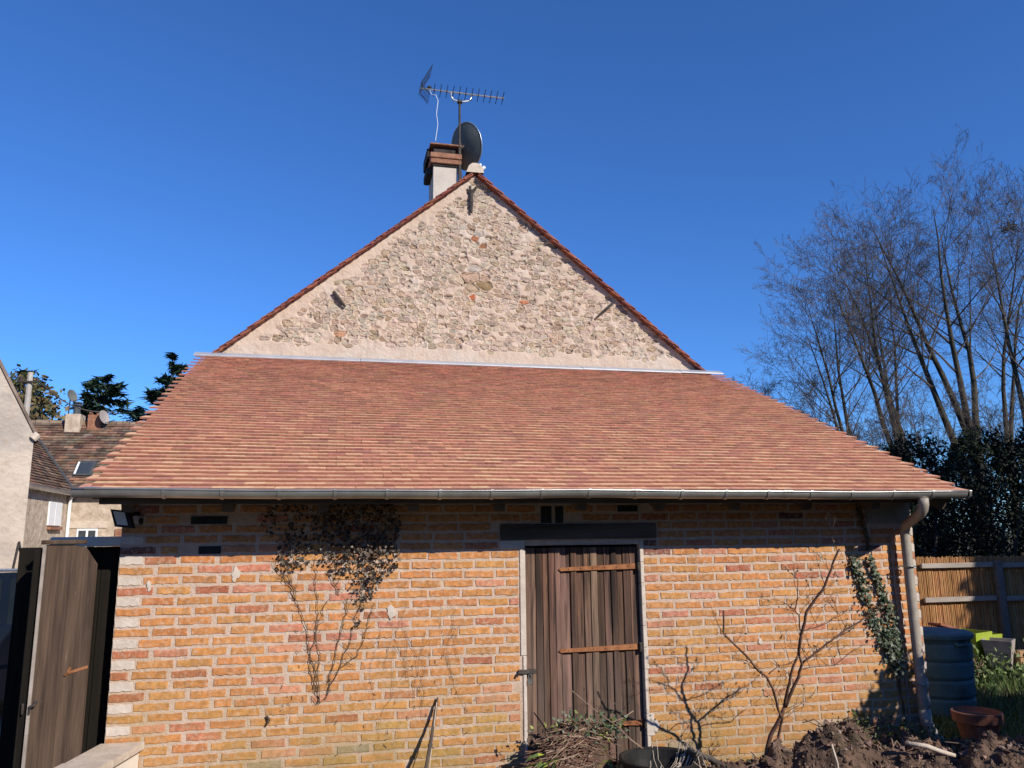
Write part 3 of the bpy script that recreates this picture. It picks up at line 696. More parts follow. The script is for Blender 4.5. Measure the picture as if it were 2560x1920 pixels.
e = MB(); e.bbox(-.175, -.12, 4.25, 4.29, 7.685, 7.725, .01); e.build('junction_box', 'black', an)
e = MB(); e.tube([(-.14, 4.27, 7.66), (-.12, 4.25, 7.59), (-.06, 4.24, 7.58), (-.03, 4.24, 7.50), (-.05, 4.24, 7.30), (-.03, 4.24, 7.15), (-.06, 4.24, 6.9)], .004, 5); e.build('aerial_cable', 'white', an)
ds = thing('satellite_dish', 'dark satellite dish on the chimney seen from behind', 'satellite dish', (.29, 4.35, 6.5))
nrm = Vector((.80, .52, .26)).normalized(); side = Vector((0, 0, 1)).cross(nrm).normalized(); upv = nrm.cross(side)
dc = Vector((.385, 4.36, 6.925)); d_ = MB(); vs_ = [dc - nrm * .055]; n = 40
for ring_, r_ in enumerate((.25, .5, .75, .95, 1.0)):
    for k in range(n):
        a = 2 * math.pi * k / n; vs_.append(dc + side * (.295 * r_ * math.cos(a)) + upv * (.325 * r_ * math.sin(a)) + nrm * (-.055 * (1 - r_ * r_)))
f = [(0, 1 + k, 1 + (k + 1) % n) for k in range(n)] + [(1 + j * n + k, 1 + j * n + n + k, 1 + j * n + n + (k + 1) % n, 1 + j * n + (k + 1) % n) for j in range(4) for k in range(n)]
m0 = len(vs_); vs_ += [Vector(v_) + nrm * .006 for v_ in vs_]; f += [tuple(reversed([i + m0 for i in t])) for t in f]
d_.add(vs_, f); d_.build('reflector', 'dish', ds, smooth=True)
d_ = MB(); d_.tube([dc + side * (.297 * math.cos(a)) + upv * (.327 * math.sin(a)) + nrm * .003 for a in [2 * math.pi * k / 40 for k in range(41)]], .007, 6); d_.build('rim', 'alu', ds, smooth=True)
d_ = MB(); q0 = dc - upv * .33; q1 = Vector((.63, 4.45, 6.655)); d_.tube([q0, q1], .011, 6); d_.build('arm', 'alu', ds)
d_ = MB(); d_.tube([q1, q1 + Vector((.03, .0, .03))], [.022, .026], 10); d_.tube([q1 + Vector((-.03, 0, .0)), q1 + Vector((-.035, 0, .07))], [.018, .02], 10); d_.build('receiver_head', 'white', ds)
d_ = MB(); d_.tube([(.285, 4.28, 6.42), (.29, 4.30, 6.95)], .014, 8); d_.tube([(.29, 4.29, 6.85), tuple(dc - nrm * .05)], .02, 8); d_.bbox(.262, .31, 4.255, 4.275, 6.38, 6.50, .004); d_.build('mount', 'iron', ds)
d_ = MB(); d_.tube([q1, (.55, 4.42, 6.58), (.40, 4.40, 6.50), (.34, 4.32, 6.45), (.30, 4.3, 6.30)], .005, 5); d_.build('dish_cable', 'black', ds)

# ------------------------------------------------------------------ gate, low wall and car at the left
gt = thing('wooden_gate', 'tall dark weathered plank gate leaf with a clipped top corner beside the shed', 'gate', (-2.85, -.22, GZ))
ge = [-3.004, -2.985, -2.925, -2.845, -2.772, -2.700]
for i in range(5):
    x0, x1 = ge[i] + .0008, ge[i + 1] - .0008; zt0 = zt1 = 1.578
    if i >= 3:
        cl = lambda x: 1.578 if x < -2.785 else 1.578 - (x + 2.785) * 1.45
        zt0, zt1 = cl(x0), cl(x1)
    y0 = -.222 + rnd.uniform(0, .004) - (.01 if i == 0 else 0); y1 = -.18
    g_ = MB(); g_.add([(x0, y0, GZ + .04), (x1, y0, GZ + .04), (x1, y0, zt1), (x0, y0, zt0), (x0, y1, GZ + .04), (x1, y1, GZ + .04), (x1, y1, zt1), (x0, y1, zt0)],
                      [(0, 1, 2, 3), (7, 6, 5, 4), (0, 4, 5, 1), (1, 5, 6, 2), (3, 2, 6, 7), (0, 3, 7, 4)])
    g_.build('plank', 'rail' if i == 0 else 'gate', gt)
g_ = MB(); g_.bbox(-3.015, -2.775, -.235, -.165, 1.580, 1.606, .004); g_.build('top_rail', 'gate', gt)
g_ = MB(); g_.bbox(-3.06, -3.006, -.20, -.15, GZ + .02, 1.55, .004); g_.build('edge_post', 'dark_shade_gate', gt)
g_ = MB(); g_.add([(-2.80, -.226, .815), (-2.695, -.226, .845), (-2.695, -.226, .862), (-2.80, -.226, .832)], [(0, 1, 2, 3)]); g_.tube([(-2.815, -.225, .81), (-2.80, -.235, .83), (-2.79, -.23, .855)], .008, 6); g_.build('hasp', 'rust', gt)
g_ = MB(); g_.tube([(-2.99, -.235, .64), (-2.965, -.24, .65), (-2.955, -.235, .675)], .010, 6); g_.tube([(-3.03, -.22, .60), (-3.03, -.22, .66)], .007, 6); g_.tube([(-2.99, -.232, .60), (-2.99, -.232, .63)], .007, 6); g_.build('bolt', 'iron', gt)
g2 = thing('shade_leaf', 'near black gate leaf standing in for the deep shade behind the weathered plank gate', 'gate', (-2.95, .14, GZ))  # added leaf; its near black colour paints the shade at the shed corner
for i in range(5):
    x0 = -3.25 + i * .124; g_ = MB(); g_.bbox(x0, x0 + .122, .12, .16, GZ + .03, 1.56, .004); g_.build('plank', 'dark_shade_gate', g2)
g_ = MB(); g_.bbox(-3.06, -2.628, .06, .20, 1.562, 1.625, .006); g_.build('coping_board', 'cream', g2)
lw = thing('low_wall', 'low cream garden wall with flat stone coping at the foot of the gate', 'wall', (-2.6, -.5, GZ))
def lw_box(z0, z1, o_, y1=-.012):
    # runs from the shed corner towards the camera, drifting left
    y0 = -1.6; dxy = .21
    L0, R0 = -2.64 - o_, -2.385 + o_
    f_ = MB(); f_.add([(L0 + y0 * dxy, y0, z0), (R0 + y0 * dxy, y0, z0), (R0, y1, z0), (L0, y1, z0), (L0 + y0 * dxy, y0, z1), (R0 + y0 * dxy, y0, z1), (R0, y1, z1), (L0, y1, z1)],
                      [(0, 3, 2, 1), (4, 5, 6, 7), (0, 1, 5, 4), (1, 2, 6, 5), (2, 3, 7, 6), (3, 0, 4, 7)]); return f_
lw_box(GZ, .318, -.03).build('wall_body', 'cream', lw)
for (ya, yb) in ((-.012, -.42), (-.424, -.95), (-.954, -1.6)):
    c_ = MB(); L = lambda y, s_: (-2.64 if s_ else -2.385) + y * .21 + rnd.uniform(-.004, .004)
    pts = [(L(yb, 1), yb, .32), (L(yb, 0), yb, .32), (L(ya, 0), ya, .32), (L(ya, 1), ya, .32)]; pts += [(x, y, .365 + rnd.uniform(-.004, .004)) for x, y, z_ in pts]
    c_.add(pts, [(0, 3, 2, 1), (4, 5, 6, 7), (0, 1, 5, 4), (1, 2, 6, 5), (2, 3, 7, 6), (3, 0, 4, 7)]); c_.build('coping_stone', 'coping', lw)

car = thing('parked_car', 'dark blue estate car parked in the shade behind the gate', 'car', (-5.4, 4.1, GZ + .012))
CZ = GZ + .012
def carsec(name, prof, y0, y1, mt, par):      # extruded side profile with rounded shoulders
    n = len(prof); cxm = sum(p_[0] for p_ in prof) / n; czm = sum(p_[1] for p_ in prof) / n; c_ = MB(); lv = []
    for (y, k) in ((y0, .95), (y0 + .06, .99), (y0 + .14, 1), (y1 - .14, 1), (y1 - .06, .99), (y1, .95)):
        lv += [(cxm + (x - cxm) * k, y, CZ + czm + (z_ - czm) * k) for x, z_ in prof]
    f = [(j * n + i, j * n + (i + 1) % n, j * n + n + (i + 1) % n, j * n + n + i) for j in range(5) for i in range(n)] + [tuple(range(n - 1, -1, -1)), tuple(range(5 * n, 6 * n))]
    c_.add(lv, [tuple(t) for t in f]); return c_.build(name, mt, par, smooth=False)
body = [(-7.35, .25), (-7.40, .50), (-7.30, .72), (-6.5, .85), (-6.3, .90), (-3.35, .92), (-3.12, .86), (-3.05, .60), (-3.06, .30), (-3.2, .20), (-7.2, .20)]
carb = carsec('body', body, 3.25, 4.95, 'carpaint', car)
carsec('cabin', [(-6.3, .88), (-5.55, 1.30), (-5.2, 1.36), (-3.75, 1.35), (-3.45, 1.25), (-3.2, .90)], 3.33, 4.87, 'carglass', car)
carsec('roof_panel', [(-5.5, 1.345), (-5.2, 1.385), (-4.4, 1.405), (-3.75, 1.385), (-3.5, 1.32), (-3.75, 1.345), (-5.2, 1.345)], 3.36, 4.84, 'carpaint', car)
for x in (-5.55, -4.45, -3.55):
    c_ = MB(); c_.box(x, x + .07, 3.322, 3.40, CZ + .88, CZ + 1.36); c_.build('pillar', 'carpaint', car)
c_ = MB(); c_.tube([(-5.2, 3.46, CZ + 1.43), (-3.8, 3.46, CZ + 1.42)], .014, 8); c_.build('roof_rail', 'alu', car)
for x in (-6.55, -3.95):
    w_ = MB(); n = 28
    for (y, r_) in ((3.22, .20), (3.215, .29), (3.235, .315), (3.42, .315)): pass
    prof = [(0.02, 3.235), (.19, 3.225), (.20, 3.215), (.29, 3.215), (.315, 3.24), (.315, 3.42)]
    vs_ = [(x + r_ * math.cos(2 * math.pi * k / n), y, CZ + .315 + r_ * math.sin(2 * math.pi * k / n)) for r_, y in prof for k in range(n)]
    w_.add(vs_, [(j * n + k, j * n + (k + 1) % n, j * n + n + (k + 1) % n, j * n + n + k) for j in range(len(prof) - 1) for k in range(n)])
    wo_ = w_.build('wheel', 'rubber', car)
    r_ = MB(); r_.lathe([(.0, 0), (.18, 0), (.185, .012)], 0, 0, 0, 24); me = r_.mesh('rim', MAT['alu']); ro = obj('rim', me, wo_, (x, 3.212, CZ + .315)); ro.rotation_euler = (R(90), 0, 0)
for x in (-4.9, -3.95):
    c_ = MB(); c_.bbox(x, x + .16, 3.235, 3.262, CZ + .76, CZ + .79, .006); c_.build('door_handle', 'carpaint', carb)
c_ = MB(); c_.box(-7.2, -3.2, 3.243, 3.30, CZ + .50, CZ + .535); c_.build('side_trim', 'rubber', car)

# ------------------------------------------------------------------ neighbouring houses at the left
ha = thing('rendered_house', 'pale rendered house with a steep bare gable at the left edge', 'house', (-9, 11, GZ))
AU, AW = Vector((math.cos(R(24)), math.sin(R(24)), 0)), Vector((-math.sin(R(24)), math.cos(R(24)), 0))
def ap(u, w, z_): return Vector((-5.87, 8.0, z_)) + AU * u + AW * w
ez, sl_ = 3.23, 1.87; ru = -2.6; rz = ez - ru * sl_
w_ = MB(); w_.add([ap(-5.2, 0, GZ), ap(0, 0, GZ), ap(0, 0, ez), ap(ru, 0, rz), ap(-5.2, 0, ez), ap(-5.2, 7, GZ), ap(0, 7, GZ), ap(0, 7, ez), ap(ru, 7, rz), ap(-5.2, 7, ez)],
                  [(0, 1, 2, 3, 4), (9, 8, 7, 6, 5), (0, 5, 6, 1), (1, 6, 7, 2), (4, 9, 5, 0)])
w_.build('wall', 'oldrender', ha)
r_ = MB()
for e_u in (.06, -5.3):
    e_z = rz - abs(e_u - ru) * sl_
    pts = [ap(ru, -.03, rz + .02), ap(e_u, -.03, e_z + .02), ap(e_u, 7.1, e_z + .02), ap(ru, 7.1, rz + .02)]; pts += [q + Vector((0, 0, .09)) for q in pts]
    r_.add(pts, [(0, 1, 2, 3), (7, 6, 5, 4), (0, 4, 5, 1), (1, 5, 6, 2), (2, 6, 7, 3), (3, 7, 4, 0)], (.20, .15, .12))
r_.build('roof', 'oldroof', ha)
a_ = MB(); a_.tube([ap(-.02, -.02, ez - .06), ap(.05, -.02, ez + .02)], .06, 8); a_.build('kneeler_stone', 'coping', ha)
a_ = MB(); a_.tube([ap(-.10, -.03, 1.16), ap(-.055, -.04, 1.60)], .016, 6); a_.tube([ap(-.055, -.04, 1.60), ap(.0, -.03, 1.38)], .014, 6); a_.build('wall_anchor', 'iron', ha)

hb_ = thing('farmhouse', 'far stone farmhouse with mottled old brown tile roofs and white shutters', 'house', (-7, 20, GZ))
K = 1.05; EX, EY, EZ = -8.35, 18.8, 2.93
w_ = MB(); w_.box(-14, -2.5, 19.0, 25, GZ, 2.98); w_.box(-13.6, -8.5, 11, 19.0, GZ, 2.98); w_.build('wall', 'stonewall', hb_)
trnd = random.Random(5)
OT = [(.17, .095, .065), (.13, .075, .055), (.21, .12, .08), (.10, .065, .052), (.24, .15, .10), (.16, .12, .09)]
def oldroof(axis):
    q = MB(); rows = 26; L = 3.05
    for i in range(rows):
        s0 = i * L / rows; s1 = s0 + L / rows * 1.5
        a = (-13.8, -2.3) if axis == 'y' else (10.8, 21.6)
        n = int((a[1] - a[0]) / .26)
        for k in range(n):
            u0 = a[0] + (a[1] - a[0]) * k / n + (i % 2) * .13; u1 = u0 + .255; h0 = .045 + trnd.uniform(-.008, .010); h1 = .0
            c = jit(trnd.choice(OT), .2, trnd); cs, sn = 1 / math.hypot(1, K), K / math.hypot(1, K)
            def pt(u, s_, h):
                d_ = s_ * cs - h * sn; zz = EZ + s_ * sn + h * cs
                return (u, EY + d_, zz) if axis == 'y' else (EX - d_, u, zz)
            if axis == 'x' and False: continue
            P = [pt(u0, s0, h0), pt(u1, s0, h0), pt(u1, s1, h1), pt(u0, s1, h1), pt(u0, s0, h0 - .03), pt(u1, s0, h0 - .03)]
            fs = [(0, 1, 2, 3), (4, 5, 1, 0)]
            if axis == 'x': fs = [tuple(reversed(t)) for t in fs]
            q.add(P, fs, c)
    return q
ro1 = oldroof('y').build('roof', 'oldroof', hb_); ro2 = oldroof('x').build('wing_roof', 'oldroof', hb_)
tag(ro1, kind='stuff'); tag(ro2, kind='stuff')
q = MB(); q.add([(-13.8, 21.0, 5.16), (-2.3, 21.0, 5.16), (-2.3, 24.0, 2.9), (-13.8, 24.0, 2.9)], [(0, 1, 2, 3)], (.15, .1, .07)); q.add([(-10.55, 10.8, 5.14), (-10.55, 21, 5.14), (-13, 21, 2.9), (-13, 10.8, 2.9)], [(0, 1, 2, 3)], (.15, .1, .07)); q.build('back_slope', 'oldroof', hb_)
q = MB()
for i in range(30): x = -13.6 + i * .38; q.tube([(x, 20.98, 5.17), (x + .36, 20.98, 5.17)], .09 + trnd.uniform(-.01, .012), 8, jit((.20, .14, .10), .2, trnd))
q.build('ridge_tiles', 'oldroof', hb_)
q = MB(); q.tube([(EX + .02, EY - .02, EZ + .04), (EX - 1.1, EY + 1.1, EZ + .06 + 1.1 * K), (EX - 2.1, EY + 2.1, EZ + .06 + 2.1 * K)], .05, 6); q.build('valley', 'frame', hb_)
sk = MB(); cs, sn = 1 / math.hypot(1, K), K / math.hypot(1, K)
def rpt(x, s_, h): return (x, EY + s_ * cs - h * sn, EZ + s_ * sn + h * cs)
def rbox(mb, x0, x1, s0, s1, h0, h1): return mb.add([rpt(x, s_, h) for h in (h0, h1) for s_ in (s0, s1) for x in (x0, x1)], [(0, 2, 3, 1), (4, 5, 7, 6), (0, 1, 5, 4), (1, 3, 7, 5), (3, 2, 6, 7), (2, 0, 4, 6)])
rbox(sk, -8.52, -8.02, .62, 1.22, .0, .10); sko = sk.build('skylight', 'frame', hb_)
g_ = MB(); rbox(g_, -8.44, -8.10, .70, 1.14, .101, .108); g_.build('pane', 'glass', sko)
g_ = MB(); rbox(g_, -8.50, -8.45, .66, 1.18, .101, .115); g_.build('skylight_flap', 'white', sko)
c_ = MB(); c_.box(-9.28, -8.86, 20.6, 21.1, 4.6, 5.42); co_ = c_.build('chimney', 'stonewall', hb_)
c_ = MB(); c_.tube([(-9.05, 20.85, 5.42), (-9.05, 20.85, 5.70)], .10, 10); c_.tube([(-9.05, 20.85, 5.70), (-9.05, 20.85, 5.74)], .15, 10); c_.tube([(-9.05, 20.85, 5.78), (-9.05, 20.85, 5.82)], .13, 10); c_.build('chimney_pot', 'frame', co_)
c_ = MB(); c_.box(-8.68, -8.30, 20.7, 21.15, 4.9, 5.42); c_.box(-8.66, -8.60, 20.72, 20.9, 5.425, 5.50); c_.box(-8.45, -8.39, 20.72, 20.9, 5.425, 5.48); c_.build('chimney', 'oldbrick', hb_)
def window(x0, x1, z0, z1, par, y=19.0):
    f_ = MB(); f_.box(x0, x1, y - .03, y + .05, z0, z1); fo = f_.build('window', 'white', par)
    mx_ = (x0 + x1) / 2
    for a, b_ in ((x0 + .05, mx_ - .03), (mx_ + .03, x1 - .05)):
        p_ = MB(); p_.box(a, b_, y - .036, y - .031, z0 + .05, z1 - .05); p_.build('pane', 'glass', fo)
    l_ = MB(); l_.bbox(x0 - .22, x1 + .22, y - .025, y + .1, z1 + .01, z1 + .20, .01); l_.build('window_lintel', 'coping', fo)
window(-8.22, -7.68, 1.2, 1.93, hb_)
s_ = MB(); s_.box(-7.22, -6.7, 18.94, 18.995, 1.1, 1.92); s_.build('red_shutter', 'oldbrick', hb_)
for (ya, yb) in ((17.35, 17.82), (17.84, 18.36)):
    s_ = MB(); s_.bbox(-8.498, -8.455, ya, yb, 2.0, 2.62, .006); so_ = s_.build('shutter', 'white', hb_)
s_ = MB(); s_.box(-8.497, -8.40, 17.4, 18.35, 1.90, 1.97); s_.build('window_box', 'oldbrick', hb_)
p_ = MB(); p_.tube([(EX + .02, 11, EZ - .02), (EX + .02, 18.9, EZ - .04)], .06, 8); p_.tube([(-8.3, EY - .06, EZ - .02), (-2.4, EY - .06, EZ - .02)], .06, 8); p_.build('gutter', 'zinc', hb_)
p_ = MB(); p_.tube([(-8.30, 18.72, EZ - .05), (-8.42, 18.86, EZ - .18), (-8.44, 18.90, EZ - .35), (-8.44, 18.90, GZ)], .045, 8); p_.build('downpipe', 'white', hb_)
for nm, (x, y, z_), r_, lab in (('satellite_dish', (-9.14, 20.6, 5.98), .20, 'far dark satellite dish on a pole beside the farmhouse chimney pot'), ('satellite_dish', (-8.19, 20.6, 5.34), .22, 'far pale satellite dish on the farmhouse ridge beside the red brick chimney')):
    dd = thing(nm, lab, 'satellite dish', (x, y, 4.9)); d_ = MB(); n = 20; nv = Vector((.86, -.4, .25)).normalized(); sd = Vector((0, 0, 1)).cross(nv).normalized(); up_ = nv.cross(sd); c0 = Vector((x, y, z_)); vs_ = [c0 - nv * .05]
    for q_ in (.5, 1): vs_ += [c0 + sd * (r_ * q_ * math.cos(2 * math.pi * k / n)) + up_ * (r_ * q_ * math.sin(2 * math.pi * k / n)) - nv * .05 * (1 - q_ * q_) for k in range(n)]
    f = [(0, 1 + k, 1 + (k + 1) % n) for k in range(n)] + [(1 + k, 1 + n + k, 1 + n + (k + 1) % n, 1 + (k + 1) % n) for k in range(n)]
    m0 = len(vs_); vs_ += [v_ - nv * .01 for v_ in vs_]; f += [tuple(reversed([i + m0 for i in t])) for t in f]
    d_.add(vs_, f); d_.build('reflector', 'dish' if 'pole' in lab else 'greypl', dd)
    d_ = MB(); d_.tube([(x - .1, y + .05, 4.9 if 'pole' in lab else 5.1), (x - .06, y + .03, z_)], .02, 6); d_.tube([c0 - up_ * r_ * .9, c0 + nv * .35 - up_ * .2], .012, 5); d_.build('mount', 'iron', dd)
up = thing('utility_pole', 'pale concrete utility pole with cables above the left roofs', 'utility pole', (-10.16, 20, GZ))
p_ = MB(); p_.tube([(-10.16, 20, GZ), (-10.16, 20, 6.55)], [.12, .075], 8); p_.build('shaft', 'pole', up)
p_ = MB(); p_.tube([(-10.4, 19.9, 6.25), (-9.9, 19.9, 6.25)], .03, 6)
for x in (-10.36, -9.94): p_.tube([(x, 19.9, 6.25), (x, 19.9, 6.4)], .035, 6)
p_.build('cross_arm', 'iron', up)
for j, (x1, y1, z1) in enumerate(((-8.0, 20.9, 5.55), (-14, 17, 6.7))):
    p_ = MB(); a0 = Vector((-10.0, 19.9, 6.38)) if j == 0 else Vector((-10.36, 19.9, 6.38)); a1 = Vector((x1, y1, z1))
    p_.tube([a0.lerp(a1, t / 10) - Vector((0, 0, .35 * math.sin(math.pi * t / 10))) for t in range(11)], .018, 5); p_.build('cable', 'black', up)

# ------------------------------------------------------------------ right: fence, barrel, pots
FY = 4.0
fe = thing('reed_fence', 'orange reed screen fence with timber rails and grey posts at the right', 'fence', (7.5, FY, GZ))
frnd = random.Random(9); x = 3.2; cells = [[], []]
RC = [(.40, .205, .080), (.43, .23, .095), (.36, .18, .068), (.46, .25, .105), (.33, .16, .06)]
canes = []
while x < 13.5:
    wd = frnd.uniform(.016, .030); canes.append((x, wd, FY + frnd.uniform(-.010, .010), 1.25 - .006 * (x - 6.5) + frnd.uniform(-.012, .012), jit(frnd.choice(RC), .1, frnd))); x += wd * .96
cme = None
def cane_mb(x, wd, y, zt, c, mb):
    h = wd / 2; o = [(-h, 0), (-h * .5, -h), (h * .5, -h), (h, 0)]
    mb.add([(x + a, y + b_, z_) for z_ in (GZ + .02, zt) for a, b_ in o], [(i, i + 1, i + 5, i + 4) for i in range(3)] + [(4, 5, 6, 7)], c)
near = [t for t in canes if 6.2 < t[0] < 9.0]
mb0 = MB(); h = .012; o_ = [(-h, 0), (-h * .5, -h), (h * .5, -h), (h, 0)]
vis = [t for t in near][:300]
reedmat = M('reed_single', None, src='obj', scale=30, rough=.85, amt=(.6, 1.25), stretch=(4, 1, .25))
mb0.add([(a, b_, z_) for z_ in (0, 1) for a, b_ in o_], [(i, i + 1, i + 5, i + 4) for i in range(3)] + [(4, 5, 6, 7)]); cme = mb0.mesh('reed', reedmat)
for (x, wd, y, zt, c) in vis:
    o = obj('reed', cme, fe, (x, y, GZ + .02), c); o.matrix_parent_inverse = Matrix.Translation(-Vector(fe.location)); o.scale = (wd / .024, wd / .024, zt - GZ - .02)
rest = MB(); vid = set(id(t) for t in vis)
for t in canes:
    if id(t) not in vid: cane_mb(*t, rest)
tag(rest.build('reed_screen', 'reed', fe), kind='stuff')
for (za, zb) in ((1.10, 1.165), (.645, .71)):
    for (xa, xb) in ((3.3, 6.0), (6.64, 7.80), (7.96, 9.6), (9.7, 13.3)):
        r_ = MB(); pts = []
        dz = -.018 * (xa - 6.6); r_.bbox(xa, xb, FY - .075, FY - .030, za + dz * .6, zb + dz * .6, .004); r_.build('rail', 'rail', fe)
for xp in (3.5, 6.1, 7.88, 9.65, 11.5):
    p_ = MB(); p_.bbox(xp - .055, xp + .055, FY - .10, FY - .032, GZ, 1.175, .006); p_.build('post', 'post', fe)
# water barrel
br = thing('water_barrel', 'ribbed blue grey lidded barrel behind the shed corner', 'barrel', (4.46, 1.25, GZ))
prof = [(.285, 0), (.30, .02)]
for k in range(4):
    z0 = .03 + k * .165; prof += [(.302 + k * .006, z0), (.312 + k * .006, z0 + .02), (.316 + k * .006, z0 + .13), (.310 + k * .006, z0 + .15), (.300 + k * .006, z0 + .155)]
prof += [(.325, .70), (.33, .73)]
b_ = MB(); b_.lathe(prof, 4.46, 1.25, GZ, 40); bo = b_.build('barrel_body', 'barrel', br)
b_ = MB(); b_.lathe([(.345, .715), (.352, .725), (.352, .755), (.33, .772), (.15, .785), (.0, .788)], 4.46, 1.25, GZ, 40); b_.build('lid', 'barrel', br)
b_ = MB(); b_.tube([(4.42, .915, .575), (4.43, .90, .555), (4.53, .90, .553), (4.545, .915, .573)], .014, 8); b_.build('handle', 'barrel', bo)
def pot(cx_, cy_, z, s_, name, label):
    t_ = thing(name, label, 'plant pot', (cx_, cy_, z)); p_ = MB()
    p_.lathe([(.118 * s_, 0), (.165 * s_, .20 * s_), (.187 * s_, .205 * s_), (.192 * s_, .28 * s_), (.178 * s_, .285 * s_), (.17 * s_, .25 * s_), (.15 * s_, .22 * s_)], cx_, cy_, z, 36); p_.build('pot_body', 'terracotta', t_, smooth=False)
    p_ = MB(); p_.lathe([(.165 * s_, .235 * s_), (.1 * s_, .245 * s_), (0, .25 * s_)], cx_, cy_, z, 20, closed=False); p_.build('soil_fill', 'soil', t_)
pot(3.86, .12, GZ + .01, .98, 'terracotta_pot', 'round terracotta flower pot on the ground below the blue barrel')
def planter(name, label, x, y, z, w0, w1, h, mt, rot=0):
    t_ = thing(name, label, 'planter', (x, y, z)); p_ = MB(); ca, sa = math.cos(R(rot)), math.sin(R(rot)); rings = []
    for (w, zz) in ((w0, 0), (w1, h), (w1 - .03, h), (w1 - .035, h - .12)):
        for sx, sy in ((-1, -1), (1, -1), (1, 1), (-1, 1)): rings.append((x + (sx * ca - sy * sa) * w / 2, y + (sx * sa + sy * ca) * w / 2, z + zz))
    p_.add(rings, [(3, 2, 1, 0)] + [(j * 4 + k, j * 4 + (k + 1) % 4, j * 4 + 4 + (k + 1) % 4, j * 4 + 4 + k) for j in range(3) for k in range(4)]); p_.build('planter_box', mt, t_)
    p_ = MB(); a = w1 / 2 - .02; p_.add([(x + (sx * ca - sy * sa) * a, y + (sx * sa + sy * ca) * a, z + h - .07) for sx, sy in ((-1, -1), (1, -1), (1, 1), (-1, 1))], [(0, 1, 2, 3)]); p_.build('soil_fill', 'soil', t_)
planter('lime_planter', 'tall lime green planter box behind the grey planter', 6.72, 3.32, GZ, .30, .40, .46, 'lime', 20)
planter('lime_planter', 'smaller lime green planter box at the right, behind the grey planter', 7.08, 3.50, GZ, .26, .34, .40, 'lime', 8)
planter('grey_planter', 'pale grey tapered planter box standing in the grass', 6.86, 3.0, GZ, .21, .33, .39, 'greypl', 38)
ct = thing('wooden_crate', 'small wooden crate beside the grey planter at the right edge', 'crate', (7.28, 3.05, GZ))
for i in range(3):
    c_ = MB(); c_.bbox(7.02, 7.6, 2.86, 2.88, GZ + .02 + i * .082, GZ + .095 + i * .082, .004); c_.build('slat', 'crate', ct)
c_ = MB(); c_.box(7.03, 7.59, 2.882, 3.2, GZ, GZ + .22); c_.build('crate_body', 'crate', ct)
trn = random.Random(14)
ti = 0
for (x, y, n) in ((6.42, 3.6, 11), (6.72, 3.75, 12)):
    tt = thing('tile_stack', 'leaning stack of old flat roof tiles by the reed fence, ' + ('nearer the barrel' if x < 6.5 else 'behind the lime planter'), 'tile stack', (x, y, GZ), 'old tiles stacked by the fence')
    for i in range(n):
        t_ = MB(); t_.bbox(-.15, .15, -.10, .10, 0, .030, .004); o = t_.build('roof_tile', 'terracotta' if i > n - 4 else 'greypl', tt)
        o.location = (x + trn.uniform(-.03, .03) - 0, y + trn.uniform(-.03, .03), GZ + i * .042); o.rotation_euler = (R(trn.uniform(-5, 5)), R(trn.uniform(-4, 4) + (14 if i == n - 1 else 0)), R(trn.uniform(-14, 14)))

# ------------------------------------------------------------------ ivy and vines on the brick wall
nr = np.random.default_rng(11)
def ivy_leaf_mesh(name, P, size, pal, seed):
    """five-lobed leaves facing out of the wall"""
    r = np.random.default_rng(seed); N = len(P)
    base = np.array([(0, -.5), (.42, -.32), (.50, .08), (.22, .16), (0, .62), (-.22, .16), (-.50, .08), (-.42, -.32)])
    nn = np.array([0, -1, .35]) + r.normal(size=(N, 3)) * .55; nn /= np.linalg.norm(nn, axis=1)[:, None]
    d = np.array([0, 0, -1]) + r.normal(size=(N, 3)) * .55; d -= (d * nn).sum(1)[:, None] * nn; d /= np.linalg.norm(d, axis=1)[:, None]
    t = np.cross(d, nn); s = size * (.5 + r.random(N))
    V = P[:, None, :] + s[:, None, None] * (t[:, None, :] * base[None, :, :1] + d[:, None, :] * base[None, :, 1:])
    V += nn[:, None, :] * (s[:, None, None] * .12 * np.abs(base[None, :, :1]))
    F = np.arange(N * 8).reshape(N, 8); pal = np.array(pal); C = pal[r.integers(0, len(pal), N)] * (.7 + .6 * r.random((N, 1)))
    return npmesh(name, V.reshape(-1, 3), F, 8, 'ivy', C)
def blob_pts(n, cx_, cz_, rx_, rz_, depth=.06):
    a = nr.random(n) * 2 * np.pi; q = np.sqrt(nr.random(n)); x = cx_ + rx_ * q * np.cos(a); z_ = cz_ + rz_ * q * np.sin(a)
    return np.stack([x, -.012 - depth * nr.random(n), z_], 1)
def strand_pts(path, n, w0, w1, depth=.05):
    p = np.array(path); seg = nr.random(n) ** .9 * (len(p) - 1); i = np.minimum(seg.astype(int), len(p) - 2); f = (seg - i)[:, None]
    q = p[i] * (1 - f) + p[i + 1] * f; w = w0 + (w1 - w0) * seg / (len(p) - 1)
    return np.stack([q[:, 0] + nr.normal(size=n) * w, -.012 - depth * nr.random(n), q[:, 1] + nr.normal(size=n) * w * .7], 1)
iv = thing('ivy', 'dying dark ivy hanging from the eaves on the left of the brick wall', 'ivy', (-1.3, -.02, .5))
P = np.concatenate([blob_pts(2400, -1.08, 1.68, .27, .22, .09), blob_pts(900, -1.01, 1.46, .19, .16, .07), blob_pts(300, -1.05, 1.29, .09, .12), blob_pts(800, -1.50, 1.73, .26, .16, .06), blob_pts(360, -1.52, 1.51, .12, .11),
                    strand_pts([(-1.36, 1.75), (-1.30, 1.5), (-1.22, 1.36)], 330, .05, .03), strand_pts([(-1.05, 1.25), (-1.07, 1.12), (-1.10, 1.0)], 60, .035, .015), strand_pts([(-1.70, 1.8), (-1.55, 1.5)], 70, .06, .03)])
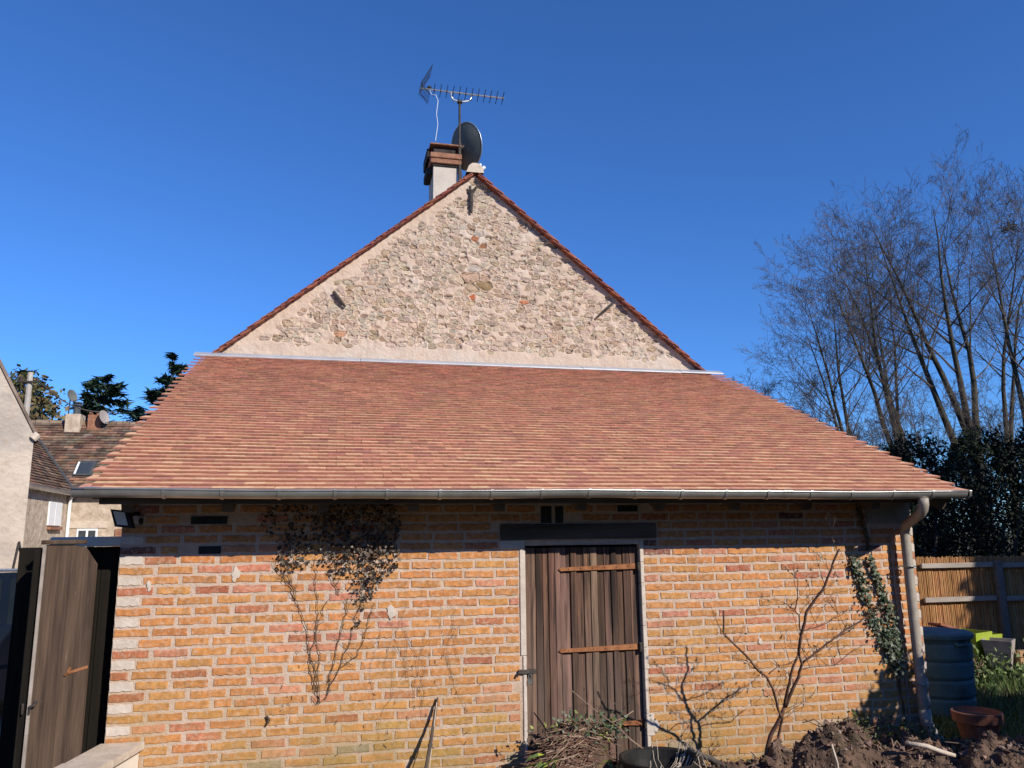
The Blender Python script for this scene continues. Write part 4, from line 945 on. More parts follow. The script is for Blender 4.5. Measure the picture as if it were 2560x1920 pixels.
obj('ivy_leaves', ivy_leaf_mesh('ivy_leaves', P[nr.random(len(P)) < .36], .0180, [(.075, .058, .042), (.11, .088, .066), (.045, .036, .025), (.15, .125, .10), (.09, .055, .04)], 3), iv)
stems = [[(-1.33, .53), (-1.37, .72), (-1.42, .95), (-1.50, 1.2), (-1.55, 1.36), (-1.62, 1.55)], [(-1.33, .53), (-1.34, .75), (-1.36, 1.0), (-1.37, 1.25), (-1.39, 1.45)], [(-1.30, .55), (-1.20, .75), (-1.14, .95), (-1.08, 1.15), (-1.05, 1.4)],
         [(-1.28, .58), (-1.22, .9), (-1.18, 1.05), (-1.16, 1.2)], [(-1.36, .62), (-1.41, .8), (-1.35, 1.0), (-1.32, 1.15)], [(-1.2, .75), (-1.10, .82), (-1.03, 1.0), (-1.0, 1.12)], [(-1.62, 1.52), (-1.58, 1.4), (-1.60, 1.32)], [(-1.50, 1.2), (-1.55, 1.3), (-1.66, 1.42)], [(-1.30, 1.38), (-1.25, 1.28), (-1.22, 1.22)]]
sm = MB(); vr = random.Random(31); leaves_v = []
def crooked(path, sub=5, amp=.012, y=-.013):
    out = []
    for i in range(len(path) - 1):
        for k in range(sub):
            t = k / sub; out.append((path[i][0] * (1 - t) + path[i + 1][0] * t + vr.uniform(-amp, amp), y - vr.uniform(0, .008), path[i][1] * (1 - t) + path[i + 1][1] * t + vr.uniform(-amp, amp) * .4))
    out.append((path[-1][0], y, path[-1][1])); return out
for st in stems:
    c_ = crooked(st); sm.tube(c_, [.0030 - .0015 * i / len(c_) for i in range(len(c_))], 5)
    for p_ in c_:
        for _ in range(2):
            if vr.random() < .6:
                q = Vector(p_); e_ = q + Vector((vr.uniform(-.05, .05), -.004, vr.uniform(-.03, .05))); sm.tube([q, (q + e_) / 2 + Vector((0, -.006, .004)), e_], [.0016, .0013, .0009], 3, cap=False)
sm.build('ivy_stems', 'vine', iv)
v2 = thing('dry_vine', 'thin dry vine traces spreading over the bricks left of the door', 'vine', (-.7, -.02, .4)); sm = MB()
for k in range(16):
    x = vr.uniform(-1.0, -.35); z_ = vr.uniform(.75, 1.25); pth = [(x, z_)]
    for i in range(vr.randint(3, 6)): x += vr.uniform(-.05, .07); z_ -= vr.uniform(.04, .13); pth.append((x, z_))
    sm.tube(crooked(pth, 3, .006), .0010, 3, cap=False)
for k in range(60):
    x = vr.uniform(-1.6, -.1); z_ = vr.uniform(.2, 1.0); sm.tube([(x, -.011, z_), (x + vr.uniform(-.02, .02), -.014, z_ + vr.uniform(-.03, .03))], .002, 3, cap=False)
sm.tube([(-1.66, -.012, .47), (-1.64, -.03, .45), (-1.65, -.03, .425)], .008, 6)
tag(sm.build('vine_stems', 'vine', v2), kind='stuff')
ir = thing('ivy', 'green ivy strands hanging beside the downpipe on the right of the brick wall', 'ivy', (3.0, -.03, .5))
P = np.concatenate([strand_pts([(2.74, 1.40), (2.80, 1.25), (2.84, 1.05), (2.92, .85), (3.0, .68), (3.06, .52)], 620, .016, .045), strand_pts([(2.88, 1.42), (2.93, 1.28), (2.98, 1.12), (3.02, .98)], 260, .013, .022), strand_pts([(3.02, 1.0), (3.04, .8), (3.06, .62)], 250, .032, .04),
                    strand_pts([(2.99, 1.9), (2.83, 1.78), (2.86, 1.6), (2.88, 1.42)], 30, .006, .01), blob_pts(120, 3.02, .75, .07, .12)])
obj('ivy_leaves', ivy_leaf_mesh('ivy_leaves', P, .022, [(.05, .075, .04), (.10, .125, .08), (.035, .055, .025), (.16, .18, .13)], 5), ir)
sm = MB()
for st in ([(2.86, 1.84), (2.87, 1.7), (2.90, 1.55), (2.92, 1.42), (2.96, 1.2), (3.02, .95), (3.06, .6), (3.08, .2)], [(2.75, 1.38), (2.82, 1.15), (2.92, .85), (3.05, .55), (3.08, .2)]):
    c_ = crooked(st, 5, .008); sm.tube(c_, .006, 5)
sm.tube(crooked([(2.84, 1.84), (2.86, 1.72), (2.89, 1.58), (2.905, 1.46)], 5, .006, -.02), .014, 6)
sm.build('ivy_stems', 'vine', ir)

# ------------------------------------------------------------------ bare tree generator
def grow(mb_t, mb_c, p, d, L, r, lv, rg, maxlv, spread=.55, up=.18, nch=(7, 6, 5, 4), minr=.004, sides=(8, 6, 4, 3, 3), wob=.09, tips=None):
    n = max(3, 7 - lv); pts = [Vector(p)]; dd = Vector(d).normalized(); rad = [r]; dirs = [dd.copy()]
    for i in range(n):
        dd = (dd + Vector((rg.gauss(0, wob), rg.gauss(0, wob), rg.gauss(0, wob) + up * .12))).normalized(); pts.append(pts[-1] + dd * L / n); rad.append(max(minr * .7, r * (1 - .93 * (i + 1) / n))); dirs.append(dd.copy())
    (mb_t if lv == 0 else mb_c).tube(pts, rad, sides[min(lv, len(sides) - 1)], cap=False)
    if lv >= maxlv:
        if tips is not None: tips.append(pts[-1])
        return
    k = nch[min(lv, len(nch) - 1)]
    for i in range(k):
        t = (.28 if lv == 0 else .18) + (.98 - (.28 if lv == 0 else .18)) * (i + rg.random()) / k; q = t * n; a = min(int(q), n - 1); f = q - a; base = pts[a].lerp(pts[a + 1], f); bd_ = dirs[a]
        o_ = bd_.orthogonal().normalized(); o_.rotate(Matrix.Rotation(rg.uniform(0, 6.283), 3, bd_))
        sp = spread * rg.uniform(.7, 1.35); nd = (bd_ * math.cos(sp) + o_ * math.sin(sp) + Vector((0, 0, up))).normalized()
        grow(mb_t, mb_c, base, nd, L * rg.uniform(.34, .62) * (1.25 - .70 * t), max(minr, rad[a] * rg.uniform(.30, .5)), lv + 1, rg, maxlv, spread, up, nch, minr, sides, wob, tips)
def bare_tree(name, label, base, stems_, r0, seed, maxlv=4, nch=(12, 6, 5, 4), minr=.0050, group='bare trees beyond the fence', mat='bark2', spread=.74, up=.07, buds=0):
    rg = random.Random(seed); t_ = thing(name, label, 'tree', base, group); a = MB(); c_ = MB(); tips = []
    for (x, y, z_) in stems_:
        z_ = z_ * .86 if z_ > 8 else z_ * .9
        r0_ = r0; b0 = Vector(base); tip = Vector((x, y, z_)); mid = b0.lerp(tip, .35); mid.x = b0.x + (tip.x - b0.x) * .18; mid.y = b0.y + (tip.y - b0.y) * .2
        fork = b0.lerp(mid, .35); a.tube([b0, fork, mid], [r0 * .8, r0 * .68, r0 * .46], 9, cap=False)
        d_ = tip - mid; grow(a, c_, mid, d_, d_.length, r0 * .46, 0, rg, maxlv, spread, up, nch, minr, wob=.05, tips=tips)
    a.build('trunk', mat, t_, smooth=True); c_.build('crown', 'twig', t_)
    if buds and tips:
        P = np.array([tuple(t) for t in tips]); P = P[nr.random(len(P)) < buds]; obj('buds', leafcloud('buds', P, .09, 'leaf', [(.14, .09, .075), (.10, .07, .06), (.12, .10, .05)], seed), t_)
    return t_
TY = 16.0
bare_tree('bare_tree', 'tallest bare tree with a fan of stems, behind the dark hedge', (19.3, TY, GZ), [(17.1, TY - 1, 14.0), (18.5, TY + .8, 14.7), (15.7, TY + .5, 12.9), (19.9, TY + 1, 14.2)], .26, 101)
bare_tree('bare_tree', 'bare tree leaning left with long arching branches toward the roof', (17.3, TY + .5, GZ), [(14.6, TY, 12.2), (13.4, TY - .6, 10.9), (16.6, TY + 1.5, 13.2)], .22, 102)
bare_tree('bare_tree', 'bare tree at the right edge carrying a round dark nest', (20.9, TY - .5, GZ), [(20.6, TY, 14.3), (21.6, TY - .5, 14.0), (22.6, TY + 1, 13.5)], .22, 103)
bare_tree('bare_tree', 'slanting bare tree lowest at the left of the group', (15.9, TY + 1, GZ), [(12.5, TY, 10.1), (12.2, TY - .5, 8.6), (13.6, TY + 1, 11.0)], .17, 104)
bare_tree('bare_tree', 'slender upright bare tree between the two forked trees', (18.2, TY + 2.5, GZ), [(18.0, TY + 2.5, 13.0), (18.9, TY + 3, 13.6)], .16, 105)
bare_tree('bare_tree', 'straight bare tree cut by the right edge of the picture', (22.4, TY + 2, GZ), [(22.3, TY + 2, 14.6), (23.6, TY + 2.5, 14.0)], .20, 106)
bare_tree('bare_tree', 'small pale bare tree just above the roof slope', (12.3, 17.5, GZ), [(12.0, 17.5, 6.9), (12.9, 17.2, 6.6), (11.6, 17.9, 6.3)], .10, 107, 4, (10, 6, 5, 3))
bare_tree('bare_tree', 'low bushy bare tree between the roof and the leaning tree', (14.2, 17, GZ), [(13.9, 17, 7.1), (15.1, 17, 7.4), (13.3, 16.5, 6.2)], .10, 108, 4, (10, 6, 5, 3))
bare_tree('bare_tree', 'low tangled bare tree in front of the leaning trunk', (16.0, 14.5, GZ), [(15.6, 14.5, 6.4), (16.9, 14.2, 6.2), (14.9, 14.7, 5.6)], .09, 109, 4, (10, 6, 5, 3))
bare_tree('bare_tree', 'low bare thicket tree showing over the hedge below the tallest tree', (18.3, 14, GZ), [(17.6, 14, 6.0), (18.9, 14, 6.2), (18.2, 13.6, 5.4)], .09, 110, 4, (10, 6, 5, 3))
bare_tree('bare_tree', 'low bare thicket tree at the top of the hedge by the right edge', (20.3, 14.2, GZ), [(19.8, 14, 6.0), (21.2, 14, 6.3), (20.4, 13.8, 5.5)], .09, 111, 4, (10, 6, 5, 3))
bare_tree('bare_tree', 'low bare thicket tree closest to the roof edge above the gutter end', (14.0, 13.5, GZ), [(13.4, 13.5, 5.2), (14.6, 13.3, 5.4), (14.0, 13.8, 5.0)], .08, 112, 4, (10, 6, 5, 3))
nst = MB(); rg = random.Random(4)
for i in range(90):
    a = Vector((rg.gauss(0, 1), rg.gauss(0, 1), rg.gauss(0, .8))).normalized() * rg.uniform(.05, .24); q = Vector((21.3, TY - .3, 11.9)) + a; nst.tube([q, q + Vector((rg.gauss(0, .1), rg.gauss(0, .1), rg.gauss(0, .1)))], .014, 3, cap=False)
tag(nst.build('birds_nest', 'bark'), 'round dark nest high in the bare tree at the right edge', 'nest')

# dark evergreen hedge behind the fence
def bush(name, label, x, y, z0, rx_, ry_, h, n, size, pal, seed, group=None, cat='bush', mt='leaf'):
    t_ = thing(name, label, cat, (x, y, z0), group); r = np.random.default_rng(seed)
    a = r.random(n) * 2 * np.pi; zz = r.random(n); prof = np.sqrt(np.clip(1 - (zz * 1.02 - .25) ** 2 / .62, .02, 1)); q = (.55 + .45 * r.random(n) ** .5) * prof * (1 + .18 * np.sin(a * 3 + seed) + .15 * np.sin(zz * 13 + a * 2))
    P = np.stack([x + rx_ * q * np.cos(a), y + ry_ * q * np.sin(a), z0 + h * zz * (1 + .06 * np.sin(a * 4 + seed))], 1) + r.normal(size=(n, 3)) * size * .7
    obj('foliage', leafcloud('foliage', P, size, mt, pal, seed), t_)
    m_ = MB(); rg = random.Random(seed)
    for i in range(5): m_.tube([(x, y, z0), (x + rg.uniform(-.4, .4) * rx_, y + rg.uniform(-.3, .3), z0 + h * .5), (x + rg.uniform(-.7, .7) * rx_, y, z0 + h * .85)], [.06, .04, .015], 6)
    m_.build('stem', 'bark', t_)
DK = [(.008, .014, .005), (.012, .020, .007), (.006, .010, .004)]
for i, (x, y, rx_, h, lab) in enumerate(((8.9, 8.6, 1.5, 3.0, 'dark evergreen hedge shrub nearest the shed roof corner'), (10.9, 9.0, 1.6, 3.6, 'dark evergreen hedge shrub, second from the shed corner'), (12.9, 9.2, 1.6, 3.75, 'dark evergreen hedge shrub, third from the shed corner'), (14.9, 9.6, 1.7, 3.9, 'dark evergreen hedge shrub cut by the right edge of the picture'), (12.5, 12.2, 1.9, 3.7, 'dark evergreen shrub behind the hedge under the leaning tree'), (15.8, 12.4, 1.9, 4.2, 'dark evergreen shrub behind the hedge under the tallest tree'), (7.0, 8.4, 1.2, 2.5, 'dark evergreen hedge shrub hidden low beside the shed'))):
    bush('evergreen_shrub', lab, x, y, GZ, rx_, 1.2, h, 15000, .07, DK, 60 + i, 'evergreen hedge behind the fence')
# tall evergreens and a bush standing to the right, outside the picture, that shade the garden
for i, (x, y, rx_, h) in enumerate(((12.4, -2.3, 1.3, 6.5), (14.8, -2.4, 1.6, 9.0), (17.2, -1.6, 1.7, 10.5), (20.2, -.6, 1.8, 11.5), (7.5, -3.4, 1.2, 5.2))):
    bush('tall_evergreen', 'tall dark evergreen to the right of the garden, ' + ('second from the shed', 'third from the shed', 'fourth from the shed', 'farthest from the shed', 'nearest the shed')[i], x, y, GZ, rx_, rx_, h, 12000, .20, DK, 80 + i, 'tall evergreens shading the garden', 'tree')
bush('garden_bush', 'leafy garden bush to the right of the soil heap, shading the wall corner', 4.10, -1.75, GZ, .55, .55, 1.75, 5200, .07, [(.05, .08, .03), (.07, .10, .04)], 91)

# unseen foliage belt, added behind the viewer to cut sky light on the wall
r = np.random.default_rng(501); n = 16000; xw = -26 + 52 * r.random(n); hw = 5.6 + 1.2 * np.sin(xw * .9) + .8 * np.sin(xw * 2.3 + 1); zw = GZ + hw * r.random(n)
tag(obj('sky_block_foliage', leafcloud('sky_block_foliage', np.stack([xw, -12.5 - 2.5 * r.random(n) - .02 * xw * xw * -.5, zw], 1), .45, 'leaf', [(.03, .045, .02), (.045, .05, .025), (.06, .05, .03)], 502)), 'unseen dark foliage belt added behind the viewer to block sky light', 'sky_block_foliage', kind='stuff')
# conifers at the left
def conifer(name, label, base, H_, R_, seed, pal, whorls=20, group=None, drop=.12, shape=1.0, tuft=.22, dens=1.0):
    t_ = thing(name, label, 'tree', base, group); rg = random.Random(seed); tr = MB(); b0 = Vector(base); tr.tube([b0, b0 + Vector((0, 0, H_ * .98))], [H_ * .022, .02], 8); P = []
    for i in range(whorls):
        t = .22 + .77 * (i + rg.random() * .6) / whorls; L0 = R_ * (1 - t) ** (.75 * shape) * 1.15 + .12
        for k in range(rg.randint(4, 6)):
            a = rg.uniform(0, 6.283); L = L0 * rg.uniform(.6, 1.12); d_ = Vector((math.cos(a), math.sin(a), rg.uniform(.02, .30))); q = b0 + Vector((0, 0, H_ * t)); tip = q + d_ * L - Vector((0, 0, drop * L)); mid = q.lerp(tip, .55) + Vector((0, 0, .05 * L))
            tr.tube([q, mid, tip], [.05 * (1 - t) + .02, .03 * (1 - t) + .012, .006], 4, cap=False)
            m_ = int((10 + 34 * L / R_) * dens)
            for j in range(m_):
                s_ = rg.random() ** .6; c0 = q.lerp(mid, s_ * 2) if s_ < .5 else mid.lerp(tip, s_ * 2 - 1); w = .22 * L * (1 - s_ * .75); P.append((c0.x + rg.gauss(0, w * .55), c0.y + rg.gauss(0, w * .55), c0.z + rg.gauss(.0, .035 * L + .03)))
    tr.build('trunk', 'bark', t_); P = np.array(P); D_ = P - np.array([base[0], base[1], 0]); D_[:, 2] = 0; D_ /= np.linalg.norm(D_, axis=1)[:, None] + 1e-6; D_[:, 2] = .10
    obj('crown', leafcloud('crown', P, tuft, 'needle', pal, seed, normal=(0, 0, 1), spread=.45, aspect=.22, dirs=D_), t_)
CED = [(.030, .055, .040), (.042, .072, .048), (.020, .040, .030), (.055, .085, .05)]
conifer('cedar_tree', 'blue green cedar with layered branches behind the farmhouse roof', (-13.9, 42, GZ), 10.9, 4.9, 41, CED, 19, drop=-.06, tuft=.62, dens=2.4)
conifer('conifer_tree', 'narrow dark conifer top showing just above the left roof edge', (-10.0, 40, GZ), 11.9, 3.6, 42, CED, 24, drop=-.04, tuft=.55, dens=1.9)
bush('autumn_tree', 'olive brown tree behind the utility pole at the left', -15.6, 35, 3.0, 2.2, 2.0, 6.0, 5000, .26, [(.15, .11, .05), (.11, .095, .04), (.06, .07, .03), (.18, .13, .065)], 44, None, 'tree', 'needle')
conifer('pine_tree', 'dark green pine behind the olive brown tree at the left', (-16.6, 38, GZ), 10.6, 3.4, 43, [(.035, .055, .03), (.05, .065, .035), (.07, .07, .035)], 18, tuft=.40, dens=1.3)

# ------------------------------------------------------------------ young bare tree before the wall
yt = thing('young_tree', 'young bare tree with thin dark branches in front of the right brick wall', 'tree', (1.72, -.58, .15))
rg = random.Random(77); tk = MB(); cr = MB(); YB = -.55
mains = [
    ([(1.62, -.48, .12), (1.65, -.502, .255), (1.705, -.552, .374), (1.72, -.585, .451)], .0165), ([(1.70, -.49, .10), (1.712, -.5, .251), (1.72, -.548, .364), (1.72, -.585, .451)], .011),
    ([(1.72, -.585, .451), (1.725, -.639, .58), (1.732, -.689, .7), (1.761, -.731, .8)], .0115), ([(1.729, -.584, .451), (1.758, -.627, .553), (1.792, -.67, .654), (1.8, -.705, .739), (1.77, -.731, .799)], .0125),
    ([(1.77, -.731, .799), (1.757, -.773, .901), (1.768, -.812, .992), (1.773, -.853, 1.091), (1.823, -.887, 1.172), (1.873, -.921, 1.253), (1.893, -.959, 1.342), (1.915, -.992, 1.422), (1.938, -1.023, 1.494)], .0105),
    ([(1.709, -.552, .374), (1.66, -.593, .472), (1.608, -.641, .587), (1.553, -.675, .666), (1.482, -.694, .712), (1.416, -.723, .782), (1.347, -.749, .843), (1.261, -.778, .912), (1.195, -.802, .968), (1.172, -.865, 1.118)], .009),
    ([(1.803, -.709, .747), (1.873, -.731, .799), (1.947, -.756, .859), (2.005, -.773, .899), (2.097, -.8, .964), (2.183, -.82, 1.011), (2.224, -.833, 1.043)], .008),
    ([(1.745, -.802, .968), (1.718, -.844, 1.068), (1.679, -.86, 1.107), (1.598, -.88, 1.154)], .005), ([(1.684, -.858, 1.102), (1.688, -.892, 1.184), (1.672, -.94, 1.298)], .004),
    ([(1.815, -.691, .704), (1.888, -.696, .718), (2.049, -.697, .718), (2.19, -.745, .832)], .004), ([(1.56, -.682, .683), (1.633, -.705, .738), (1.751, -.71, .75)], .004), ([(1.751, -.798, .96), (1.876, -.81, .988), (1.981, -.826, 1.026)], .0035)]
for pth, r_ in mains:
    c_ = []
    for i in range(len(pth) - 1):
        for k in range(3): c_.append(Vector(pth[i]).lerp(Vector(pth[i + 1]), k / 3) + Vector((rg.uniform(-.003, .003), rg.uniform(-.004, .004), 0)))
    c_.append(Vector(pth[-1])); nn_ = len(c_)
    tk.tube(c_, [r_ * (1 - .42 * i / nn_) for i in range(nn_)], 8)
    for i in range(4 if r_ > .010 else 1, nn_, 1):
        if rg.random() < (.2 if r_ > .0112 else .45):
            dv = (c_[min(i + 1, nn_ - 1)] - c_[i - 1]).normalized(); sd = rg.choice((-1, 1)); dn = (dv * .6 + Vector((sd * .75, rg.uniform(-.4, .3), .25))).normalized()
            grow(cr, cr, c_[i], dn, rg.uniform(.12, .32), .0022, 1, rg, 3, .6, .1, (3, 3, 3), .0010, (4, 3, 3, 3), .13)
tk.build('trunk', 'redtwig', yt, smooth=True); cr.build('twigs', 'redtwig', yt)
P = []
for v_ in cr.v[::9]:
    if rg.random() < .20: P.append(v_)
obj('buds', leafcloud('buds', np.array(P), .016, 'leaf', [(.10, .085, .05), (.07, .05, .035), (.13, .13, .06)], 8), yt)

# ------------------------------------------------------------------ soil heaps
sh_ = thing('soil_heap', 'dug up brown soil heaped in front of the right brick wall', 'soil heap', (2.4, -.9, GZ))
PK = [(1.98, -.72, .27, .42, .24), (1.58, -.66, .15, .40, .20), (2.45, -.85, .24, .45, .35), (3.55, -1.0, .29, .75, .42), (2.9, -1.15, .24, .5, .3), (1.1, -.75, .22, .35, .28), (3.3, -.25, .05, .5, .3), (2.6, -.15, .20, .5, .18), (1.75, -1.35, .16, .5, .3), (2.3, -1.2, .26, .30, .22)]
def soilz(x, y):
    z_ = 0.
    for (px, py, h, a, b_) in PK: z_ = max(z_, (h - GZ) * math.exp(-((x - px) / a) ** 2 - ((y - py) / b_) ** 2))
    z_ -= .22 * math.exp(-((x - 1.62) / .22) ** 2 - ((y + 1.02) / .14) ** 2) + .16 * math.exp(-((x - 2.22) / .16) ** 2 - ((y + 1.0) / .12) ** 2)
    edge = min(1, max(0, (x - .75) / .3)) * min(1, max(0, (5.2 - x) / .6)) * min(1, max(0, (y + 2.3) / .4))
    return GZ - .03 + edge * (max(0, z_) * (1 + .32 * fbm(x, y, 3, 4.5, 4)) + .03 + .055 * fbm(x, y, 0, 9, 5))
nx_, ny_ = 330, 170; V = []; F = []
gx, gy = np.linspace(.7, 5.2, nx_), np.linspace(-2.4, -.002, ny_)
V = np.array([(x, y, soilz(x, y)) for x in gx for y in gy]); idx = np.arange(nx_ * ny_).reshape(nx_, ny_)
F = np.stack([idx[:-1, :-1], idx[1:, :-1], idx[1:, 1:], idx[:-1, 1:]], -1).reshape(-1, 4)
obj('mound', npmesh('mound', V, F, 4, 'soil', smooth=False), sh_)
def clods(mb, n, xr, yr, smin, smax, rg, zfun, pal):
    for i in range(n):
        x, y = rg.uniform(*xr), rg.uniform(*yr); s_ = smin + (smax - smin) * rg.random() ** 3; z_ = zfun(x, y) + s_ * .2
        m_ = [(1, 1, 1), (1, -1, -1), (-1, 1, -1), (-1, -1, 1), (0, 0, 1.5), (0, 0, -1.2), (1.4, 0, 0), (-1.4, 0, 0), (0, 1.4, 0), (0, -1.4, 0)]
        o = [(4, 6, 8), (4, 8, 7), (4, 7, 9), (4, 9, 6), (5, 8, 6), (5, 7, 8), (5, 9, 7), (5, 6, 9)]
        q = Matrix.Rotation(rg.uniform(0, 6.28), 3, Vector((rg.gauss(0, 1), rg.gauss(0, 1), rg.gauss(0, 1))).normalized())
        mb.add([Vector((x, y, z_)) + q @ (Vector(p_) * s_ * .5 * rg.uniform(.45, 1.25)) for p_ in m_[4:]], [tuple(k - 4 for k in t) for t in o], jit(rg.choice(pal), .2, rg))
cl = MB(); rg = random.Random(19); SP = [(.12, .075, .055), (.18, .115, .085), (.23, .155, .12), (.10, .065, .05), (.15, .09, .06)]
clods(cl, 9000, (.95, 4.4), (-1.3, -.02), .008, .040, rg, soilz, SP); clods(cl, 260, (1.2, 4.0), (-1.1, -.3), .04, .075, rg, soilz, SP)
tag(cl.build('clods', 'clod', sh_), kind='stuff')
P = []
for i in range(900):
    x, y = rg.uniform(.95, 4.2), rg.uniform(-1.3, -.04); P.append((x, y, soilz(x, y) + .008 + .012 * rg.random()))
tag(obj('dead_leaves', leafcloud('dead_leaves', np.array(P), .030, 'leaf', [(.16, .10, .055), (.11, .065, .035), (.22, .15, .09), (.08, .055, .035)], 33, normal=(0, 0, 1), spread=.5), sh_), kind='stuff')
# roots, sticks and litter in the soil
rt = MB()
for i in range(240):
    x, y = rg.uniform(.9, 3.9), rg.uniform(-1.4, -.1); z_ = soilz(x, y); a = rg.uniform(0, 6.28); L = rg.uniform(.04, .2)
    rt.tube([(x, y, z_ + .004), (x + math.cos(a) * L * .5, y + math.sin(a) * L * .5, z_ + rg.uniform(.01, .05)), (x + math.cos(a) * L, y + math.sin(a) * L, z_ + rg.uniform(-.02, .05))], rg.uniform(.0015, .004), 4, cap=False)
tag(rt.build('root_litter', 'drytwig', sh_), kind='stuff')
for (lab, a, b_, r_) in (('pale cut branch lying on the soil heap at the lower right', (3.02, -1.02, .23), (3.25, -1.35, .17), .022), ('broken brown branch lying across the soil right of the black tub', (1.02, -.55, .22), (1.28, -.80, .10), .020), ('pale split stick on the soil below the downpipe', (2.35, -.95, .27), (2.62, -1.05, .20), .016), ('thin pale root standing out of the cut soil face', (1.80, -.97, .30), (1.83, -1.0, .02), .007)):
    s_ = MB(); a, b_ = Vector(a), Vector(b_); s_.tube([a, a.lerp(b_, .4) + Vector((.008, 0, .008)), a.lerp(b_, .75), b_], [r_ * .8, r_, r_ * .9, r_ * .7], 8); tag(s_.build('cut_branch' if r_ > .01 else 'root', 'coping' if 'pale' in lab else 'bark', None, smooth=True), lab, 'branch' if r_ > .01 else 'root')
# weeds along the wall foot
P = []
for i in range(1500):
    x = rg.uniform(.95, 1.75) if i < 800 else rg.uniform(2.5, 3.3); y = -rg.random() ** 1.3 * .45 - .03; P.append((x, y, soilz(x, y) + rg.random() ** 2 * .13))
tag(obj('weeds', leafcloud('weeds', np.array(P), .032, 'leaf', [(.07, .10, .03), (.10, .12, .05), (.05, .07, .025), (.14, .14, .08)], 12)), 'low green weeds along the foot of the brick wall', 'weeds', kind='stuff')
# grass at the right
P = []; n = 26000; r = np.random.default_rng(8); gxp = 3.5 + r.random(n) * 6.5; gyp = -.3 + r.random(n) * 4.2; hh = .05 + .10 * r.random(n); a = r.random(n) * 6.28; w = .006
V = np.stack([np.stack([gxp - w * np.cos(a), gyp - w * np.sin(a), np.full(n, GZ)], 1), np.stack([gxp + w * np.cos(a), gyp + w * np.sin(a), np.full(n, GZ)], 1), np.stack([gxp + r.normal(size=n) * .05, gyp + r.normal(size=n) * .05, GZ + hh], 1)], 1).reshape(-1, 3)
pal = np.array([(.07, .12, .03), (.10, .15, .04), (.05, .09, .025), (.14, .15, .06)]); C = pal[r.integers(0, 4, n)] * (.7 + .6 * r.random((n, 1)))
tag(obj('grass', npmesh('grass', V, np.arange(n * 3).reshape(n, 3), 3, 'leaf', C)), 'rough green grass between the shed and the reed fence', 'grass', kind='stuff')
pl = thing('leafy_weed', 'bright green leafy weed clump in the grass below the lime planter', 'plant', (6.0, 2.5, GZ))
P = r.normal(size=(900, 3)) * np.array([.45, .3, .10]) + np.array([6.0, 2.6, GZ + .14]); P[:, 2] = np.maximum(P[:, 2], GZ + .02); obj('leaves', leafcloud('leaves', P, .06, 'leaf', [(.12, .17, .05), (.16, .20, .08), (.08, .12, .04)], 15), pl)
m_ = MB()
for i in range(8): m_.tube([(6.0 + rg.uniform(-.3, .3), 2.6, GZ), (6.0 + rg.uniform(-.5, .5), 2.6 + rg.uniform(-.2, .2), GZ + .25)], .006, 4)
m_.build('stems', 'drytwig', pl)

# ------------------------------------------------------------------ garden waste heap, tub, leaning tool
hp = thing('prunings_heap', 'heap of cut twigs and wilted leaves in front of the door', 'prunings heap', (.42, -.42, GZ))
def hz(x, y): return GZ + .46 * math.exp(-((x - .40) / (.34 if x < .4 else .24)) ** 2 - ((y + .30) / .22) ** 2) + .16 * math.exp(-((x - .1) / .25) ** 2 - ((y + .5) / .25) ** 2)
mm = MB(); gx, gy = np.linspace(-.4, 1.1, 50), np.linspace(-1.1, -.03, 36)
V = np.array([(x, y, hz(x, y) - .03 + .02 * fbm(x, y, 0, 9)) for x in gx for y in gy]); idx = np.arange(50 * 36).reshape(50, 36); F = np.stack([idx[:-1, :-1], idx[1:, :-1], idx[1:, 1:], idx[:-1, 1:]], -1).reshape(-1, 4)
obj('heap_core', npmesh('heap_core', V, F, 4, 'soil'), hp)
tw = MB(); tw2 = MB()
for i in range(620):
    x, y = rg.gauss(.33, .24), rg.gauss(-.36, .15); y = min(y, -.08)
    if math.hypot(x - .80, y + .62) < .42: continue
    a = rg.gauss(.25, .5) + (math.pi if rg.random() < .5 else 0); L = rg.uniform(.08, .34); z_ = hz(x, y); pts = []
    for k in range(5):
        t = k / 4 - .5; xx, yy = x + math.cos(a) * L * t, min(-.03, y + math.sin(a) * L * t * .6); pts.append((xx, yy, max(hz(xx, yy), z_ * .8 + hz(xx, yy) * .2) + .012 + rg.uniform(-.01, .02)))
    (tw if rg.random() < .62 else tw2).tube(pts, rg.uniform(.0018, .0048), 5, cap=False)
tag(tw.build('red_twigs', 'redtwig', hp), kind='stuff'); tag(tw2.build('dry_twigs', 'drytwig', hp), kind='stuff')
ll = MB()
for (p0, p1, r_) in (((.32, -.25, .58), (.62, -.35, .34), .0035), ((.62, -.35, .34), (.78, -.38, .20), .0045), ((.60, -.30, .36), (.76, -.28, .42), .004)): ll.tube([p0, (Vector(p0) + Vector(p1)) / 2 + Vector((0, 0, -.01)), p1], r_, 5)
ll.build('long_stems', 'drytwig', hp)
P = np.concatenate([r.normal(size=(620, 3)) * np.array([.11, .06, .035]) + np.array([.38, -.30, .345]), r.normal(size=(170, 3)) * np.array([.04, .03, .045]) + np.array([.62, -.26, .33])])
obj('wilted_leaves', leafcloud('wilted_leaves', P, .028, 'leaf', [(.10, .13, .085), (.14, .17, .12), (.06, .09, .05), (.20, .22, .06)], 22), hp)
lf = MB()
